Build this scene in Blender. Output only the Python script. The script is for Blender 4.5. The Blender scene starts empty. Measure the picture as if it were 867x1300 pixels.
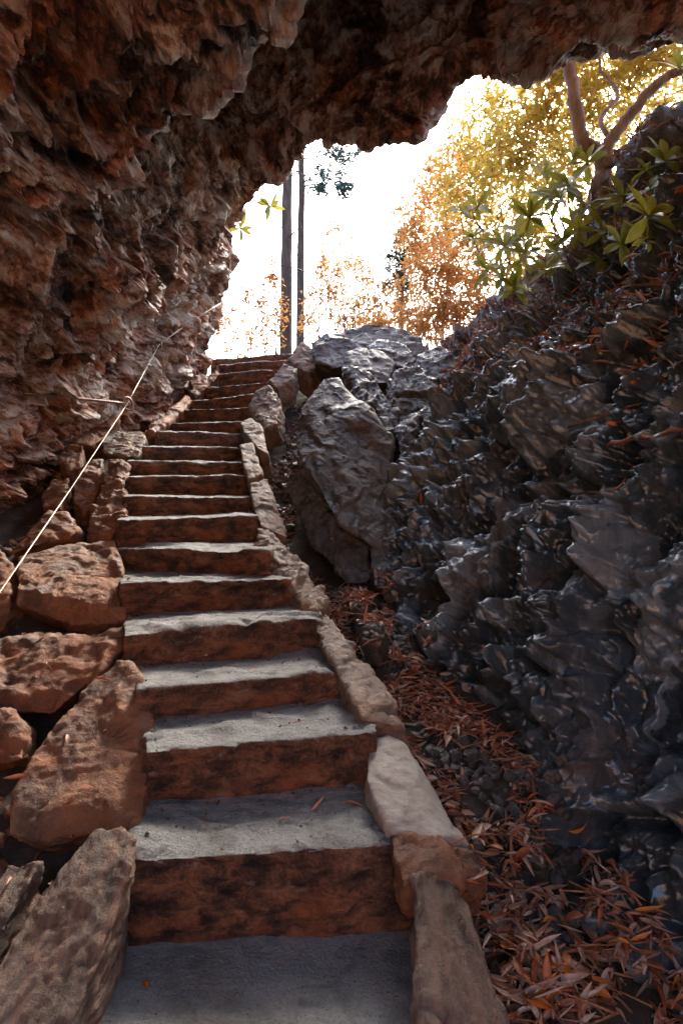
import bpy, bmesh, math, random
import numpy as np
from mathutils import Vector, Matrix
from mathutils.bvhtree import BVHTree

random.seed(7); RNG = np.random.default_rng(7)
SC = bpy.context.scene
COL = SC.collection

# ------------------------------------------------------------------ camera, sky, sun, exposure
EYE = 1.30                 # eye height above the bottom slab
FPX, CX, HY = 790.0, 433.5, 620.0      # focal length in photo pixels, centre column, horizon row
cam = bpy.data.cameras.new('camera'); camo = bpy.data.objects.new('camera', cam); COL.objects.link(camo)
camo.location = (0, 0, EYE); camo.rotation_euler = (math.radians(90), 0, 0)
cam.sensor_width = 36; cam.lens = FPX / 1300 * 36; cam.shift_y = -(650 - HY) / 1300
cam.clip_start = 0.02; cam.clip_end = 3000
SC.camera = camo

SUN_EL, SUN_AZ = 38, 16    # degrees; azimuth measured from +Y towards +X
world = bpy.data.worlds.new('World'); SC.world = world; world.use_nodes = True
wn = world.node_tree; bg = wn.nodes['Background']
sky = wn.nodes.new('ShaderNodeTexSky'); sky.sky_type = 'NISHITA'; sky.sun_disc = False
sky.sun_elevation = math.radians(SUN_EL); sky.sun_rotation = math.radians(SUN_AZ)
sky.air_density = 1.0; sky.dust_density = 2.5; sky.ozone_density = 1.0
wn.links.new(sky.outputs[0], bg.inputs[0]); bg.inputs[1].default_value = 0.15
sl = bpy.data.lights.new('sun', 'SUN'); sl.energy = 1.5; sl.angle = math.radians(12); sl.color = (1, .92, .8)
slo = bpy.data.objects.new('sun', sl); COL.objects.link(slo)
_a, _e = math.radians(SUN_AZ), math.radians(SUN_EL)
slo.rotation_euler = Vector((math.sin(_a) * math.cos(_e), math.cos(_a) * math.cos(_e), math.sin(_e))).to_track_quat('Z', 'Y').to_euler()
SC.view_settings.view_transform = 'Standard'; SC.view_settings.look = 'None'
SC.view_settings.exposure = 2.75; SC.view_settings.gamma = 1
SC.render.engine = 'CYCLES'
SC.cycles.use_denoising = True
SC.cycles.max_bounces = 8; SC.cycles.diffuse_bounces = 4; SC.cycles.use_adaptive_sampling = True; SC.cycles.adaptive_threshold = .02; SC.cycles.transparent_max_bounces = 8
SC.cycles.caustics_reflective = False; SC.cycles.caustics_refractive = False

# ------------------------------------------------------------------ helpers
def W(px, py, d):
    """the point at photo column px, row py, d metres in front of the lens"""
    return np.array([(px - CX) * d / FPX, d, EYE - (py - HY) * d / FPX])

def hsh(ix, iy, iz, seed):
    h = (ix.astype(np.uint32) * np.uint32(374761393)) ^ (iy.astype(np.uint32) * np.uint32(668265263)) ^ (iz.astype(np.uint32) * np.uint32(2147483647 - 88)) ^ np.uint32((seed * 1274126177) & 0xffffffff)
    h = (h ^ (h >> np.uint32(15))) * np.uint32(2246822519)
    h = (h ^ (h >> np.uint32(13))) * np.uint32(3266489917)
    return h ^ (h >> np.uint32(16))

def rnd(h):
    return h.astype(np.float32) / np.float32(4294967295.0)

def perlin(p, seed=0):
    i = np.floor(p).astype(np.int64); f = (p - i).astype(np.float32)
    u = f * f * f * (f * (f * 6 - 15) + 10)
    def g(dx, dy, dz):
        h = hsh(i[:, 0] + dx, i[:, 1] + dy, i[:, 2] + dz, seed)
        gx = (h & np.uint32(1023)).astype(np.float32) / 511.5 - 1
        gy = ((h >> np.uint32(10)) & np.uint32(1023)).astype(np.float32) / 511.5 - 1
        gz = ((h >> np.uint32(20)) & np.uint32(1023)).astype(np.float32) / 511.5 - 1
        return gx * (f[:, 0] - dx) + gy * (f[:, 1] - dy) + gz * (f[:, 2] - dz)
    def mix(a, b, t): return a + (b - a) * t
    x0 = mix(mix(g(0, 0, 0), g(1, 0, 0), u[:, 0]), mix(g(0, 1, 0), g(1, 1, 0), u[:, 0]), u[:, 1])
    x1 = mix(mix(g(0, 0, 1), g(1, 0, 1), u[:, 0]), mix(g(0, 1, 1), g(1, 1, 1), u[:, 0]), u[:, 1])
    return mix(x0, x1, u[:, 2])

def fbm(p, oct=4, seed=0, gain=.5):
    s = np.zeros(len(p), np.float32); a = 1.0
    for k in range(oct):
        s += a * perlin(p * (2.03 ** k) + 17.3 * k, seed + k); a *= gain
    return s

def ridged(p, oct=4, seed=0):
    s = np.zeros(len(p), np.float32); a = 1.0
    for k in range(oct):
        s += a * (1 - np.abs(perlin(p * (2.1 ** k) + 9.7 * k, seed + k)) * 1.8); a *= .5
    return s

def facets(p, seed=0, tilt=1.0, soft=.12):
    """chipped rock: every Voronoi cell is a plane of its own slope and height, bevelled into its neighbour. Returns height and a random value per cell."""
    i = np.floor(p).astype(np.int64); n = len(p)
    b1 = np.full(n, 1e3, np.float32); b2 = np.full(n, 1e3, np.float32)
    h1 = np.zeros(n, np.float32); h2 = np.zeros(n, np.float32); cc = np.zeros(n, np.float32)
    for dx in (-1, 0, 1):
        for dy in (-1, 0, 1):
            for dz in (-1, 0, 1):
                cx, cy, cz = i[:, 0] + dx, i[:, 1] + dy, i[:, 2] + dz
                h = hsh(cx, cy, cz, seed)
                qx = (p[:, 0] - cx).astype(np.float32) - (h & np.uint32(1023)).astype(np.float32) / 1023
                qy = (p[:, 1] - cy).astype(np.float32) - ((h >> np.uint32(10)) & np.uint32(1023)).astype(np.float32) / 1023
                qz = (p[:, 2] - cz).astype(np.float32) - ((h >> np.uint32(20)) & np.uint32(1023)).astype(np.float32) / 1023
                d = qx * qx + qy * qy + qz * qz
                m = np.nonzero(d < b2)[0]
                if not len(m): continue
                k = (h[m] ^ np.uint32(0x9e3779b9)) * np.uint32(2654435761)
                a = (k & np.uint32(255)).astype(np.float32) / 127.5 - 1
                b = ((k >> np.uint32(8)) & np.uint32(255)).astype(np.float32) / 127.5 - 1
                c = ((k >> np.uint32(16)) & np.uint32(255)).astype(np.float32) / 127.5 - 1
                o = ((k >> np.uint32(24)) & np.uint32(255)).astype(np.float32) / 255 - .5
                hv = o + tilt * (a * qx[m] + b * qy[m] + c * qz[m]); dm = d[m]
                first = dm < b1[m]; f = m[first]; g = m[~first]
                b2[f] = b1[f]; h2[f] = h1[f]; b1[f] = dm[first]; h1[f] = hv[first]; cc[f] = o[first] + .5
                b2[g] = dm[~first]; h2[g] = hv[~first]
    w = .5 + .5 * np.clip((np.sqrt(b2) - np.sqrt(b1)) / soft, 0, 1)
    return h1 * w + h2 * (1 - w), cc

def mesh_np(name, V, F, attrs=None, smooth=True):
    me = bpy.data.meshes.new(name)
    V = np.ascontiguousarray(V, np.float32); F = np.ascontiguousarray(F, np.int32); n = F.shape[1]
    me.vertices.add(len(V)); me.vertices.foreach_set('co', V.ravel())
    me.loops.add(F.size); me.loops.foreach_set('vertex_index', F.ravel())
    me.polygons.add(len(F)); me.polygons.foreach_set('loop_start', np.arange(0, F.size, n, dtype=np.int32))
    me.polygons.foreach_set('use_smooth', np.full(len(F), smooth))
    me.update(calc_edges=True); me.validate()
    for k, a in (attrs or {}).items():
        at = me.attributes.new(k, 'FLOAT', 'POINT'); at.data.foreach_set('value', np.ascontiguousarray(a, np.float32))
    return me

def grid_faces(nu, nv):
    a = np.arange(nu * nv).reshape(nu, nv)
    return np.stack([a[:-1, :-1], a[1:, :-1], a[1:, 1:], a[:-1, 1:]], -1).reshape(-1, 4)

def link(name, data, mat=None, parent=None, loc=None):
    o = bpy.data.objects.new(name, data); COL.objects.link(o)
    if mat is not None and data is not None and not data.materials: data.materials.append(mat)
    if parent is not None: o.parent = parent
    if loc is not None: o.location = loc
    return o

def tag(o, label=None, cat=None, group=None, kind=None):
    if label: o['label'] = label
    if cat: o['category'] = cat
    if group: o['group'] = group
    if kind: o['kind'] = kind
    return o

def thing(name, label, cat, loc=(0, 0, 0), group=None):
    return tag(link(name, None, loc=loc), label, cat, group)

def smooth01(x): x = np.clip(x, 0, 1); return x * x * (3 - 2 * x)

def tube(points, radii, n=8, twist=0):
    """tapered tube along a polyline, closed ends"""
    P = np.array(points, float); m = len(P); R = np.array(radii, float) * np.ones(m)
    T = np.gradient(P, axis=0); T /= np.linalg.norm(T, axis=1)[:, None] + 1e-9
    up = np.array([0.31, 0.17, 0.93]); V = []
    a0 = np.cross(T[0], up); a0 /= np.linalg.norm(a0)
    for k in range(m):
        a0 = a0 - T[k] * a0.dot(T[k]); a0 /= np.linalg.norm(a0) + 1e-9; b0 = np.cross(T[k], a0)
        for j in range(n):
            t = 2 * math.pi * j / n
            V.append(P[k] + R[k] * (a0 * math.cos(t) + b0 * math.sin(t)))
    F = [(k * n + j, k * n + (j + 1) % n, (k + 1) * n + (j + 1) % n, (k + 1) * n + j) for k in range(m - 1) for j in range(n)]
    c0, c1 = len(V), len(V) + 1
    V += [P[0], P[-1]]
    F += [(c0, (j + 1) % n, j, c0) for j in range(n)] + [(c1, (m - 1) * n + j, (m - 1) * n + (j + 1) % n, c1) for j in range(n)]
    return np.array(V), F

def poly_mesh(name, V, F, smooth=True):
    me = bpy.data.meshes.new(name)
    me.from_pydata([tuple(v) for v in V], [], [tuple(dict.fromkeys(f)) for f in F]); me.update()
    me.polygons.foreach_set('use_smooth', [smooth] * len(me.polygons))
    return me

def join_geo(parts):
    V, F, o = [], [], 0
    for v, f in parts:
        V.append(np.asarray(v)); F += [tuple(i + o for i in q) for q in f]; o += len(v)
    return np.concatenate(V), F

def spline(pts, n):
    """Catmull-Rom through pts, n samples"""
    P = np.array(pts, float); m = len(P)
    Q = np.vstack([2 * P[0] - P[1], P, 2 * P[-1] - P[-2]])
    t = np.linspace(0, m - 1, n); k = np.minimum(t.astype(int), m - 2); f = (t - k)[:, None]
    a, b, c, d = Q[k], Q[k + 1], Q[k + 2], Q[k + 3]
    return .5 * (2 * b + (c - a) * f + (2 * a - 5 * b + 4 * c - d) * f ** 2 + (3 * b - a - 3 * c + d) * f ** 3)

# ------------------------------------------------------------------ materials
class NT:
    def __init__(s, name):
        s.m = bpy.data.materials.new(name); s.m.use_nodes = True
        s.t = s.m.node_tree; s.b = s.t.nodes['Principled BSDF']; s.out = s.t.nodes['Material Output']
    def n(s, typ, props=None, **ins):
        x = s.t.nodes.new('ShaderNode' + typ)
        for k, v in (props or {}).items(): setattr(x, k, v)
        for k, v in ins.items():
            key = int(k[1:]) if k[0] == '_' and k[1:].isdigit() else k.replace('_', ' ')
            s.put(x.inputs[key], v)
        return x
    def put(s, sock, v):
        if isinstance(v, bpy.types.NodeSocket): s.t.links.new(v, sock)
        elif isinstance(v, bpy.types.Node): s.t.links.new(v.outputs[0], sock)
        else: sock.default_value = v
    def coords(s, scale=(1, 1, 1), rot=(0, 0, 0), pre=None):
        tc = s.n('TexCoord').outputs['Object']
        if pre:
            m0 = s.n('Mapping', _0=tc); m0.inputs['Rotation'].default_value = pre; tc = m0.outputs[0]
        mp = s.n('Mapping', _0=tc); mp.inputs['Scale'].default_value = scale; mp.inputs['Rotation'].default_value = rot
        return mp.outputs[0]
    def noise(s, co, scale, detail=6, rough=.6, dist=0):
        return s.n('TexNoise', Vector=co, Scale=scale, Detail=detail, Roughness=rough, Distortion=dist).outputs[0]
    def attr(s, name): return s.n('Attribute', {'attribute_name': name}).outputs['Fac']
    def ramp(s, fac, stops):
        r = s.n('ValToRGB', _0=fac); e = r.color_ramp.elements
        while len(e) < len(stops): e.new(.5)
        for k, (p, c) in enumerate(stops):
            e[k].position = p; e[k].color = (*c, 1) if len(c) == 3 else c
        return r.outputs[0]
    def math(s, op, a, b=0.0, clamp=False):
        x = s.n('Math', {'operation': op, 'use_clamp': clamp}); s.put(x.inputs[0], a); s.put(x.inputs[1], b); return x.outputs[0]
    def rng(s, v, a, b, c=0.0, d=1.0):
        x = s.n('MapRange', {'clamp': True}); s.put(x.inputs[0], v)
        for i, q in enumerate((a, b, c, d)): x.inputs[i + 1].default_value = q
        return x.outputs[0]
    def mix(s, fac, a, b, mode='MIX'):
        x = s.n('Mix', {'data_type': 'RGBA', 'blend_type': mode}); s.put(x.inputs[0], fac)
        for sk, v in ((x.inputs[6], a), (x.inputs[7], b)):
            s.put(sk, (*v, 1) if isinstance(v, tuple) and len(v) == 3 else v)
        return x.outputs[2]
    def bump(s, h, strength=.5, dist=.01):
        s.put(s.b.inputs['Normal'], s.n('Bump', Height=h, Strength=strength, Distance=dist).outputs[0])
    def base(s, c): s.put(s.b.inputs['Base Color'], (*c, 1) if isinstance(c, tuple) and len(c) == 3 else c)
    def set(s, **k):
        for q, v in k.items(): s.put(s.b.inputs[q.replace('_', ' ')], v)

def mat_cave():
    t = NT('cave_rock'); co = t.coords((1, .3, 1)); co1 = t.coords()
    cell = t.attr('cell'); cell2 = t.attr('cell2')
    big = t.noise(co1, 1.3, 4, .6, .5); streak = t.noise(co, 11, 8, .7, .6)
    wob = t.n('VectorMath', {'operation': 'ADD'}); t.put(wob.inputs[0], t.coords((26, 7, 34), (.3, .1, .2)))
    wn_ = t.n('TexNoise', Vector=co1, Scale=7.0, Detail=3.0); sc_ = t.n('VectorMath', {'operation': 'SCALE'}); t.put(sc_.inputs[0], wn_.outputs[1]); sc_.inputs['Scale'].default_value = 3.0; t.put(wob.inputs[1], sc_.outputs[0])
    vo = t.n('TexVoronoi', {'feature': 'F1'}, Vector=wob.outputs[0], Scale=1.0, Randomness=1.0)
    chip = t.n('SeparateColor', _0=vo.outputs['Color']).outputs[0]
    fine = t.noise(t.coords((1, .16, 1)), 34, 6, .75, .8)
    f = t.math('ADD', t.math('MULTIPLY', cell, .2), t.math('MULTIPLY', cell2, .18))
    f = t.math('ADD', f, t.math('MULTIPLY', t.rng(streak, .3, .7), .3)); f = t.math('ADD', f, t.math('MULTIPLY', chip, .12)); f = t.math('ADD', f, t.math('MULTIPLY', t.rng(fine, .3, .7), .2))
    c = t.ramp(f, [(0.30, (.018, .009, .006)), (.40, (.13, .055, .034)), (.49, (.34, .17, .11)), (.57, (.54, .41, .33)), (.66, (.70, .63, .57))])
    rust = t.rng(t.noise(co1, 2.6, 5, .65, 1.0), .49, .62)
    c = t.mix(t.math('MULTIPLY', rust, .8), c, t.ramp(f, [(.3, (.05, .012, .005)), (.46, (.36, .095, .03)), (.62, (.66, .29, .15))]))
    dk = t.rng(big, .36, .54, .6, 1)
    c = t.mix(1.0, c, t.n('CombineColor', _0=dk, _1=dk, _2=dk).outputs[0], 'MULTIPLY')
    t.base(c); t.set(Roughness=t.rng(streak, .3, .7, .5, .85))
    h = t.math('ADD', t.math('MULTIPLY', streak, .8), t.math('MULTIPLY', t.noise(co1, 60, 6, .7), .3)); h = t.math('ADD', h, t.math('MULTIPLY', chip, .25)); h = t.math('ADD', h, t.math('MULTIPLY', fine, .6)); t.bump(h, .95, .03)
    return t.m

def mat_wet():
    t = NT('wet_cliff_rock'); co = t.coords(); cs = t.coords((1, 1, .45))
    cell = t.attr('cell'); dry = t.attr('dry')
    n1 = t.noise(co, 2.2, 6, .65, .6); n2 = t.noise(cs, 14, 8, .7, .7); n3 = t.noise(co, 55, 6, .7)
    f = t.math('ADD', t.math('MULTIPLY', cell, .4), t.math('MULTIPLY', n2, .6))
    wetc = t.ramp(f, [(.25, (.010, .009, .009)), (.48, (.05, .052, .056)), (.72, (.22, .235, .255))])
    dryc = t.ramp(f, [(.2, (.045, .03, .024)), (.5, (.15, .12, .105)), (.8, (.32, .29, .27))])
    k = t.math('MULTIPLY', dry, t.rng(n2, .3, .55), True)
    c = t.mix(k, wetc, dryc)
    rust = t.math('MULTIPLY', t.rng(n1, .56, .68), .6); c = t.mix(rust, c, (.12, .045, .022))
    t.base(c)
    r = t.math('ADD', t.math('MULTIPLY', k, .35), t.rng(n3, .3, .7, .28, .5)); t.set(Roughness=r, Coat_Weight=t.rng(k, 0, .7, .65, .0), Coat_Roughness=t.rng(n2, .35, .65, .12, .36), Coat_IOR=1.7, Coat_Tint=(.85, .96, 1, 1), IOR=1.7, Specular_Tint=(.45, .75, 1, 1))  # blue of the sky's sheen put into the specular and coat tints
    h = t.math('ADD', t.math('MULTIPLY', n2, 1.0), t.math('MULTIPLY', n3, .5)); h = t.math('ADD', h, t.math('MULTIPLY', t.noise(co, 150, 4, .6), .18)); t.bump(h, .95, .03)
    return t.m

def mat_stone(name, stops, rust=(.30, .10, .035), rust_amt=.6, top=None, stretch=(1, 1, 1), rough=(.5, .85), bump=.5, sc=6, spec=.4, rlo=.5, rhi=.66, pre=None):
    t = NT(name); co = t.coords(stretch, pre=pre); co1 = t.coords()
    a = t.noise(co, sc, 8, .65, .4); b = t.noise(co1, sc * 8, 6, .7); big = t.noise(co1, 1.7, 4, .6, .6)
    cell = t.attr('cell')
    f = t.math('ADD', t.math('MULTIPLY', t.rng(a, .28, .72), .6), t.math('MULTIPLY', cell, .2)); f = t.math('ADD', f, t.math('MULTIPLY', t.rng(b, .3, .7), .2))
    c = t.ramp(f, stops)
    rm = t.math('MULTIPLY', t.rng(t.math('ADD', t.math('MULTIPLY', big, .6), t.math('MULTIPLY', a, .4)), rlo, rhi), rust_amt)
    c = t.mix(rm, c, t.mix(f, tuple(x * .45 for x in rust), rust))
    if top:
        nz = t.n('SeparateXYZ', _0=t.n('NewGeometry').outputs['Normal']).outputs[2]
        m = t.rng(t.math('ADD', nz, t.math('MULTIPLY', t.math('SUBTRACT', a, .5), .9)), top[1], top[2])
        tc = t.mix(t.rng(b, .3, .7), tuple(x * .62 for x in top[0]), top[0])
        tc = t.mix(t.rng(a, .5, .7, 0, .7), tc, tuple(x * .34 for x in top[0]))
        tc = t.mix(t.math('MULTIPLY', t.rng(big, .5, .62), .6), tc, (.10, .075, .055))
        tc = t.mix(t.rng(t.noise(co1, sc * 14, 3, .5), .64, .7), tc, (.05, .035, .028))
        c = t.mix(m, c, tc)
    t.base(c); t.set(Roughness=t.rng(a, .3, .7, *rough), Specular_IOR_Level=spec)
    t.bump(t.math('ADD', a, t.math('MULTIPLY', b, .6)), bump, .03)
    return t.m

def mat_leaf(name, cols, trans=.45, rough=.5, scale=1.0):
    t = NT(name); oi = t.attr('rnd')
    inst = t.n('ObjectInfo').outputs['Random']
    f = t.math('FRACT', t.math('ADD', oi, inst))
    co = t.coords(); nz = t.noise(co, 40 * scale, 4, .6)
    f2 = t.math('ADD', t.math('MULTIPLY', f, .8), t.math('MULTIPLY', nz, .2))
    c = t.ramp(f2, [(i / (len(cols) - 1), q) for i, q in enumerate(cols)])
    t.base(c); t.set(Roughness=rough)
    if trans:
        tr = t.n('BsdfTranslucent'); t.put(tr.inputs[0], c)
        mx = t.n('MixShader', _0=trans); t.put(mx.inputs[1], t.b.outputs[0]); t.put(mx.inputs[2], tr.outputs[0])
        t.put(t.out.inputs[0], mx.outputs[0])
    return t.m

def mat_bark(name, a, b, scale=12, stretch=(1, 1, .2)):
    t = NT(name); co = t.coords(stretch); n = t.noise(co, scale, 8, .7, .5); t.base(t.ramp(n, [(.35, a), (.65, b)])); t.set(Roughness=.85)
    t.bump(n, .7, .02); return t.m

def mat_dirt():
    t = NT('dark_soil'); co = t.coords(); n = t.noise(co, 9, 8, .7, .3); n2 = t.noise(co, 70, 6, .7)
    c = t.ramp(n, [(.3, (.016, .011, .008)), (.55, (.05, .032, .022)), (.75, (.10, .07, .05))]); t.base(c); t.set(Roughness=.9)
    t.bump(t.math('ADD', n, n2), .9, .02); return t.m

def mat_metal(name, c, rough):
    t = NT(name); n = t.noise(t.coords(), 60, 5, .6); t.base(t.mix(t.rng(n, .45, .7), c, tuple(x * .45 for x in c))); t.set(Metallic=.8, Roughness=rough); return t.m

M = {}
M['cave'] = mat_cave(); M['wet'] = mat_wet(); M['dirt'] = mat_dirt()
M['step'] = mat_stone('step_stone', [(.24, (.012, .007, .006)), (.42, (.075, .033, .02)), (.6, (.20, .088, .048)), (.85, (.36, .21, .14))],
                      rust=(.38, .11, .032), rust_amt=.8, top=((.37, .365, .355), .55, .9), stretch=(1.0, 1, 1.7), sc=12, bump=1.0)
M['kerb'] = mat_stone('kerb_stone', [(.18, (.05, .032, .024)), (.42, (.16, .115, .09)), (.7, (.30, .235, .19)), (.92, (.44, .38, .33))],
                      rust=(.36, .13, .05), rust_amt=.6, sc=6, bump=.8, rlo=.48, rhi=.64)
M['pale'] = mat_stone('pale_smooth_stone', [(.15, (.12, .085, .065)), (.4, (.25, .21, .18)), (.7, (.37, .335, .30))], rust=(.34, .12, .045), rust_amt=.7, sc=4, bump=.4, rlo=.5, rhi=.64)
M['brown'] = mat_stone('brown_boulder', [(.12, (.04, .024, .017)), (.42, (.15, .082, .054)), (.7, (.28, .175, .12)), (.95, (.40, .30, .235))],
                       rust=(.38, .125, .04), rust_amt=.8, sc=6, bump=.9, rlo=.42, rhi=.6)
M['orange'] = mat_stone('rusty_boulder', [(.15, (.03, .015, .01)), (.42, (.13, .058, .032)), (.75, (.26, .13, .075)), (.95, (.36, .25, .18))],
                        rust=(.30, .09, .028), rust_amt=.8, sc=5, bump=.7, rlo=.44, rhi=.6)
M['plank'] = mat_stone('grained_slab', [(.12, (.05, .032, .024)), (.42, (.17, .115, .085)), (.7, (.29, .21, .165)), (.95, (.40, .33, .28))],
                       rust=(.36, .13, .05), rust_amt=.7, sc=8, bump=1.0, stretch=(3.6, .22, 2.0), rlo=.46, rhi=.62, pre=(-.52, 0, 0))
M['grey'] = mat_stone('grey_boulder', [(.18, (.014, .011, .010)), (.42, (.05, .042, .037)), (.7, (.11, .095, .085)), (.95, (.22, .20, .185))],
                      rust=(.14, .06, .035), rust_amt=.5, sc=5, bump=.6, rough=(.32, .65), spec=.5, stretch=(1.6, 1.6, .45))
M['dark'] = mat_stone('dark_wet_rock', [(.12, (.012, .011, .011)), (.42, (.04, .036, .034)), (.7, (.09, .085, .082)), (.95, (.16, .16, .16))],
                      rust=(.08, .03, .018), rust_amt=.6, sc=6, bump=.8, rough=(.14, .4), spec=.7)
M['dead'] = mat_leaf('dead_leaf', [(.08, .028, .015), (.20, .06, .026), (.32, .14, .08), (.44, .27, .195), (.38, .09, .025), (.22, .06, .024), (.54, .39, .30), (.14, .05, .025)], trans=.15, rough=.55)
M['deado'] = mat_leaf('orange_dead_leaf', [(.55, .13, .02), (.65, .22, .03), (.50, .10, .015)], trans=.3, rough=.45)
M['gold'] = mat_leaf('golden_leaf', [(.36, .20, .025), (.48, .29, .05), (.36, .30, .05), (.52, .36, .08), (.40, .22, .03), (.28, .26, .04), (.48, .20, .04)], trans=.6, rough=.5)
M['amber'] = mat_leaf('amber_leaf', [(.45, .19, .05), (.5, .26, .08), (.36, .14, .04), (.52, .32, .12)], trans=.6, rough=.5)
M['olive'] = mat_leaf('rhododendron_leaf', [(.14, .16, .02), (.24, .24, .035), (.34, .30, .045), (.17, .19, .025), (.42, .35, .06)], trans=.4, rough=.35)
M['pine'] = mat_leaf('pine_needle', [(.03, .06, .04), (.05, .09, .06), (.06, .08, .03)], trans=.1)
M['hem'] = mat_leaf('hemlock_needle', [(.04, .09, .09), (.07, .13, .13), (.05, .09, .06)], trans=.2)
M['bark'] = mat_bark('brown_bark', (.08, .045, .028), (.24, .15, .10))
M['pbark'] = mat_bark('pale_bark', (.09, .052, .034), (.33, .24, .165))
M['dbark'] = mat_bark('dark_bark', (.025, .017, .013), (.09, .055, .04))
M['root'] = mat_bark('root_bark', (.10, .06, .042), (.34, .26, .21), 25, (1, 1, 1))
M['stick'] = mat_bark('rusty_stick', (.16, .05, .02), (.38, .15, .07), 25, (1, 1, 1))
M['cable'] = mat_metal('steel_cable', (.46, .4, .34), .5)
M['iron'] = mat_metal('iron_rod', (.28, .2, .16), .5)

# ------------------------------------------------------------------ the staircase in numbers
# left and right end of every front edge in the photo, with the level of the tread and how far away it is
ST = [(180, 1092, 500, 1070), (203, 953, 460, 930), (192, 877, 422, 852), (171, 804, 391, 786), (166, 741, 360, 734),
      (157, 695, 330, 700), (157, 653, 320, 660), (164, 627, 315, 633), (162, 600, 310, 608), (169, 583, 304, 589), (184, 564, 303, 570),
      (206, 545, 301, 552), (206, 537, 304, 534), (234, 520, 313, 515), (250, 507, 324, 500), (267, 493, 338, 483), (284, 475, 349, 468), (284, 466, 365, 454), (272, 458, 368, 447)]
STEPS = []
_zprev = 0.0
for k, (xl, yl, xr, yr) in enumerate(ST):
    d = 1.8 + .33 * k
    v = ((yl + yr) / 2 - HY) * d / FPX
    z = max(EYE - v, _zprev + .1); _zprev = z; v = EYE - z
    if abs((yl + yr) / 2 - HY) > 45:
        dl = np.clip(v * FPX / (yl - HY), d - .2, d + .2); dr = np.clip(v * FPX / (yr - HY), d - .2, d + .2)
    else:
        dl, dr = d - .1, d + .1
    STEPS.append(dict(d=d, z=z, dl=dl, dr=dr, xl=(xl - CX) * dl / FPX, xr=(xr - CX) * dr / FPX))
SY = np.array([-3, 1.75] + [s['d'] for s in STEPS] + [8.6, 12])
SZ = np.array([-.25, 0.0] + [s['z'] for s in STEPS] + [2.95, 2.7])
SL = np.array([-.75, -.72] + [s['xl'] for s in STEPS] + [-1.5, -1.5])
SR = np.array([.3, .22] + [s['xr'] for s in STEPS] + [-.4, -.4])
GY = np.array([-3, 0, 1.2, 1.8, 2.1, 2.6, 3.1, 3.5, 4.1, 5, 6, 7.5, 9, 12])
GZ = np.array([-1.2, -.6, -.28, -.14, .02, .26, .42, .56, .75, 1.25, 1.95, 2.6, 2.8, 2.7])
GX = np.array([2.2, 1.5, 1.15, .95, .85, .68, .44, .28, .26, .45, .75, 1.0, 1.1, 1.2])

def ground_z(x, y):
    x = np.asarray(x, float); y = np.asarray(y, float)
    s = np.interp(y, SY, SZ) - .31; l = np.interp(y, SY, SL); r = np.interp(y, SY, SR); g = np.interp(y, GY, GZ); gx = np.interp(y, GY, GX)
    z = s.copy()
    left = np.clip((l - .02 - x) / .9, 0, 1); z = z + .12 * smooth01(left) * np.clip((y - 1.2) / 2, 0, 1)
    rt = np.clip((x - r - .05) / .22, 0, 1); z = z * (1 - smooth01(rt)) + np.minimum(s, g - .05) * smooth01(rt)
    z = np.where(y > 12, 2.48, z)
    return z

# ------------------------------------------------------------------ ground: one sheet to the horizon
_u = np.concatenate([np.array([-900, -300, -90, -30, -12, -6]), np.linspace(-3.2, 3.2, 260), np.array([6, 12, 30, 90, 300, 900])])
_v = np.concatenate([np.array([-900, -300, -90, -30, -12, -6]), np.linspace(-3.2, 9.5, 420), np.array([12, 16, 30, 90, 300, 900])])
GXX, GYY = np.meshgrid(_u, _v, indexing='ij')
_gp = np.stack([GXX.ravel(), GYY.ravel(), np.zeros(GXX.size)], 1)
_gp[:, 2] = ground_z(_gp[:, 0], np.clip(_gp[:, 1], -3, 900))
_near = (np.abs(_gp[:, 0]) < 3.3) & (_gp[:, 1] > -3.3) & (_gp[:, 1] < 9.6)
_gp[:, 2] += np.where(_near, .045 * fbm(_gp * 4, 4, 5), 0)
ground = tag(link('ground', mesh_np('ground', _gp, grid_faces(len(_u), len(_v))), M['dirt']), 'dark soil under the stones and leaves', None, None, 'structure')

# unseen leafy slope added behind the lens: bounces warm light, blocks blue sky
def mat_bounce_slope():
    t = NT('leafy_bounce_slope'); co = t.coords(); n = t.noise(co, 3, 8, .7); n2 = t.noise(co, 30, 5, .7)
    t.base(t.ramp(t.math('ADD', t.math('MULTIPLY', n, .5), t.math('MULTIPLY', n2, .5)), [(.3, (.20, .085, .035)), (.5, (.38, .18, .075)), (.7, (.5, .29, .14))])); t.set(Roughness=.9); t.bump(n2, .7, .05); return t.m
M['slope'] = mat_bounce_slope()
_hu, _hv = np.linspace(-22, 22, 120), np.linspace(-30, -5, 110)
_HX, _HY = np.meshgrid(_hu, _hv, indexing='ij'); _hp = np.stack([_HX.ravel(), _HY.ravel(), np.zeros(_HX.size)], 1)
_hp[:, 2] = -.6 + np.interp(-_hp[:, 1], [5, 6, 16, 30], [0, .5, 8, 9]) + .5 * fbm(_hp * .5, 4, 21)
tag(link('bounce_slope', mesh_np('bounce_slope', _hp, grid_faces(120, 110)), M['slope']), 'slope strewn with fallen autumn leaves across the trail', None, None, 'structure')

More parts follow.
